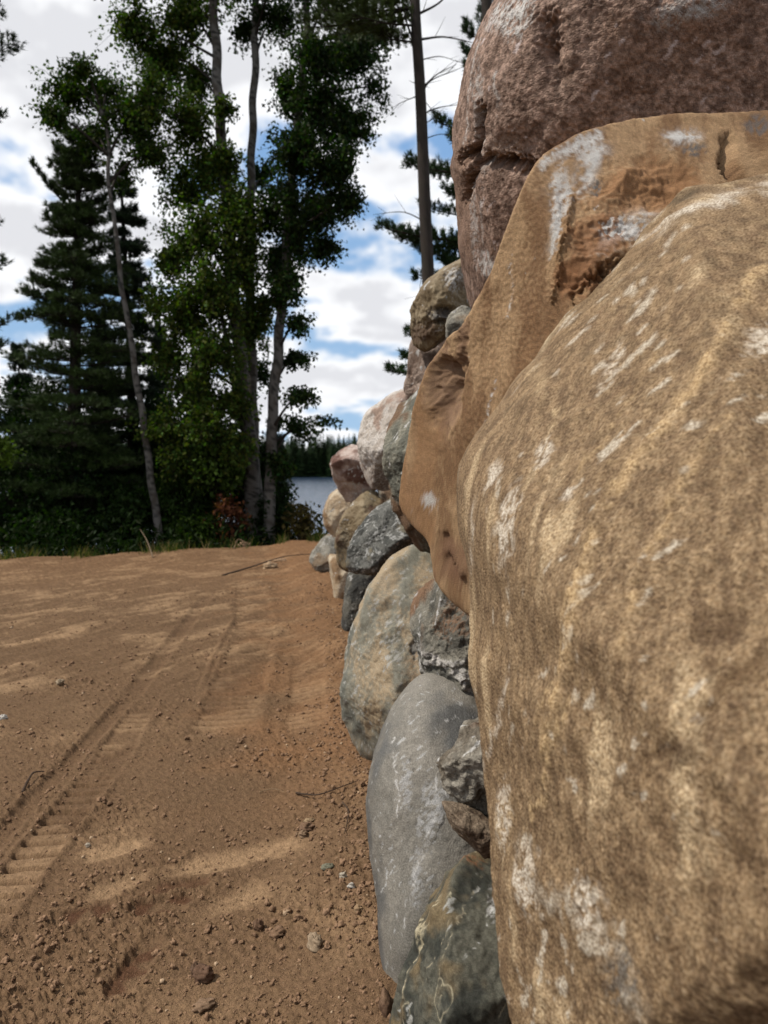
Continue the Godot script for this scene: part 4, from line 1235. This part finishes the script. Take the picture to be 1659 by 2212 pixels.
func build_litter() -> void:
	stone("egg shaped pale tan stone lying alone near the smooth grey boulder's foot", 680, 2066, 0.028, lin(176, 148, 112), Vector3(0.75, 0.7, 1.25), 0.3)
	stone("flat greenish grey chip of stone on the dirt near the smooth grey boulder", 708, 1908, 0.022, lin(132, 130, 104), Vector3(1.0, 0.4, 0.8), 0.2)
	stone("brown clod sized stone right of the boot print, left of the egg shaped stone", 600, 2030, 0.022, lin(150, 112, 76), Vector3(1.1, 0.6, 0.9), 0.8)
	stone("largest brown lump of the trio under the thin root", 662, 1808, 0.026, lin(150, 112, 78), Vector3(1.1, 0.7, 0.9), 0.4)
	stone("small pale lump beside the brown lumps below the thin root", 655, 1820, 0.018, lin(164, 130, 92), Vector3(1.0, 0.8, 0.9), 1.4)
	stone("pale stone topmost of the lumps below the thin root", 668, 1792, 0.016, lin(186, 152, 104), Vector3(1.3, 0.5, 0.8), 0.1)
	stone("dark angular clod between the boot print and the egg shaped stone", 440, 2110, 0.028, lin(124, 88, 60), Vector3(1.0, 0.8, 1.0), 0.5)
	stone("pair forming dark clod right of the boot print", 425, 2098, 0.020, lin(116, 84, 58), Vector3(0.9, 0.9, 0.9), 0.9)
	stone("tan flat stone by the lower right of the boot print", 440, 2180, 0.024, lin(158, 122, 86), Vector3(1.2, 0.5, 0.9), 0.5)
	stone("small white pebble near the grey boulder's foot", 758, 1955, 0.012, lin(206, 198, 184), Vector3(1.0, 0.8, 1.0), 0.5)
	stone("pale pebble right of the egg shaped stone's upper side", 742, 1932, 0.014, lin(190, 176, 152), Vector3(1.0, 0.8, 1.0), 0.5)
	stone("ochre pebble on the dirt above the egg shaped stone", 775, 2012, 0.014, lin(172, 136, 90), Vector3(1.0, 0.8, 1.2), 0.2)
	stone("long dark clod standing in the loose dirt above the egg shaped stone", 560, 2010, 0.024, lin(128, 92, 62), Vector3(0.7, 1.0, 0.8), 0.2)
	stone("lone white stone at the left edge of the yard", 8, 1557, 0.022, lin(214, 208, 196), Vector3(1.0, 0.8, 0.9), 0.0)
	stone("pale stone near the far edge of the dirt, left of the wall's end", 583, 1222, 0.10, lin(196, 158, 110), Vector3(1.0, 0.6, 0.8), 0.5)
	stone("second pale stone at the far edge of the dirt, behind the first", 605, 1206, 0.08, lin(186, 146, 102), Vector3(1.3, 0.5, 0.8), 0.1)
	stone("tan stone lying on the spoil ridge before the rust brown bush", 527, 1176, 0.10, lin(172, 132, 92), Vector3(1.2, 0.7, 0.8), 0.3)
	stone("small pale stone in the middle of the yard's left side", 130, 1477, 0.025, lin(190, 164, 126), Vector3(1.0, 0.8, 0.9), 0.3)
	stone("white pebble left of the middle wheel track", 190, 1828, 0.010, lin(200, 184, 160), Vector3(1.0, 0.8, 0.9), 0.3)
	stick("dark forked stick half buried at the left of the yard", [[48, 1712], [62, 1690, 0.015], [74, 1676, 0.02], [96, 1672, 0.015]], 0.008, lin(84, 62, 44))
	stick("thin wiry root lying across the dirt near the pale green boulder", [[640, 1726], [660, 1742, 0.01], [690, 1752, 0.015], [735, 1745, 0.012], [770, 1735, 0.01]], 0.005, lin(86, 64, 46))
	stick("fine root curling down the dirt beside the smooth grey boulder", [[740, 1770], [752, 1790, 0.01], [750, 1815, 0.008], [744, 1840]], 0.004, lin(92, 70, 50))
	stick("pale straw lying above the lumps of stone", [[560, 1718], [590, 1716, 0.008], [615, 1722, 0.004]], 0.002, lin(170, 140, 96))
	stick("bent dry stalk leaning on the crest before the leaning birch", [[330, 1200], [318, 1196, 0.25], [304, 1192, 0.42]], 0.012, lin(150, 124, 92))
	stick("dry twig on the spoil ridge before the thick birch", [[505, 1182], [515, 1176, 0.16], [530, 1178, 0.08]], 0.014, lin(146, 112, 80))
	stick("dead branch lying at the far edge of the dirt toward the wall", [[480, 1236], [540, 1224, 0.03], [620, 1206, 0.05], [700, 1200]], 0.014, lin(88, 66, 48))
	# what nobody would count
	var shapes := [[lin(134, 102, 72), 0.7, 8000], [lin(122, 92, 64), 0.85, 8000], [lin(166, 138, 104), 0.4, 500]]
	for k in shapes.size():
		var mm := MultiMesh.new()
		mm.transform_format = MultiMesh.TRANSFORM_3D
		mm.mesh = pebble_mesh(3.0 + k * 7.0, 9, Vector3(1, 0.75, 0.9), shapes[k][0], shapes[k][1])
		mm.instance_count = shapes[k][2]
		for j in shapes[k][2]:
			var d := 1.75 * exp(rng.randf() * 1.75)
			var x := rng.randf_range(-0.5 * d - 0.1, 0.0)
			if j % 5 == 0:
				x = wall_x(d) - absf(rng.randfn()) * 0.14
			var g := ground_at(x, -d)
			var size: float = 0.0020 + 0.0085 * pow(rng.randf(), 7.0)
			size *= lerpf(0.5, 1.25, clampf(g[3], 0.0, 1.0)) * lerpf(1.0, 1.3, smoothstep(2.0, 8.0, d))
			var b := Basis.from_euler(Vector3(vary(3.0), vary(3.0), vary(3.0))).scaled(Vector3.ONE * size)
			mm.set_instance_transform(j, Transform3D(b, Vector3(x, g[0] + size * 0.15, -d)))
		var o := MultiMeshInstance3D.new()
		o.name = ["dirt_clods", "dirt_clods", "gravel"][k]
		o.multimesh = mm
		o.material_override = mats.crumb
		add_child(o, true)
		tag(o, ["crumbs of brown dirt strewn over the yard", "crumbs of brown dirt strewn over the yard", "fine pale gravel scattered in the brown dirt"][k], ["dirt", "dirt", "gravel"][k], ["loose dirt", "loose dirt", ""][k], "stuff")
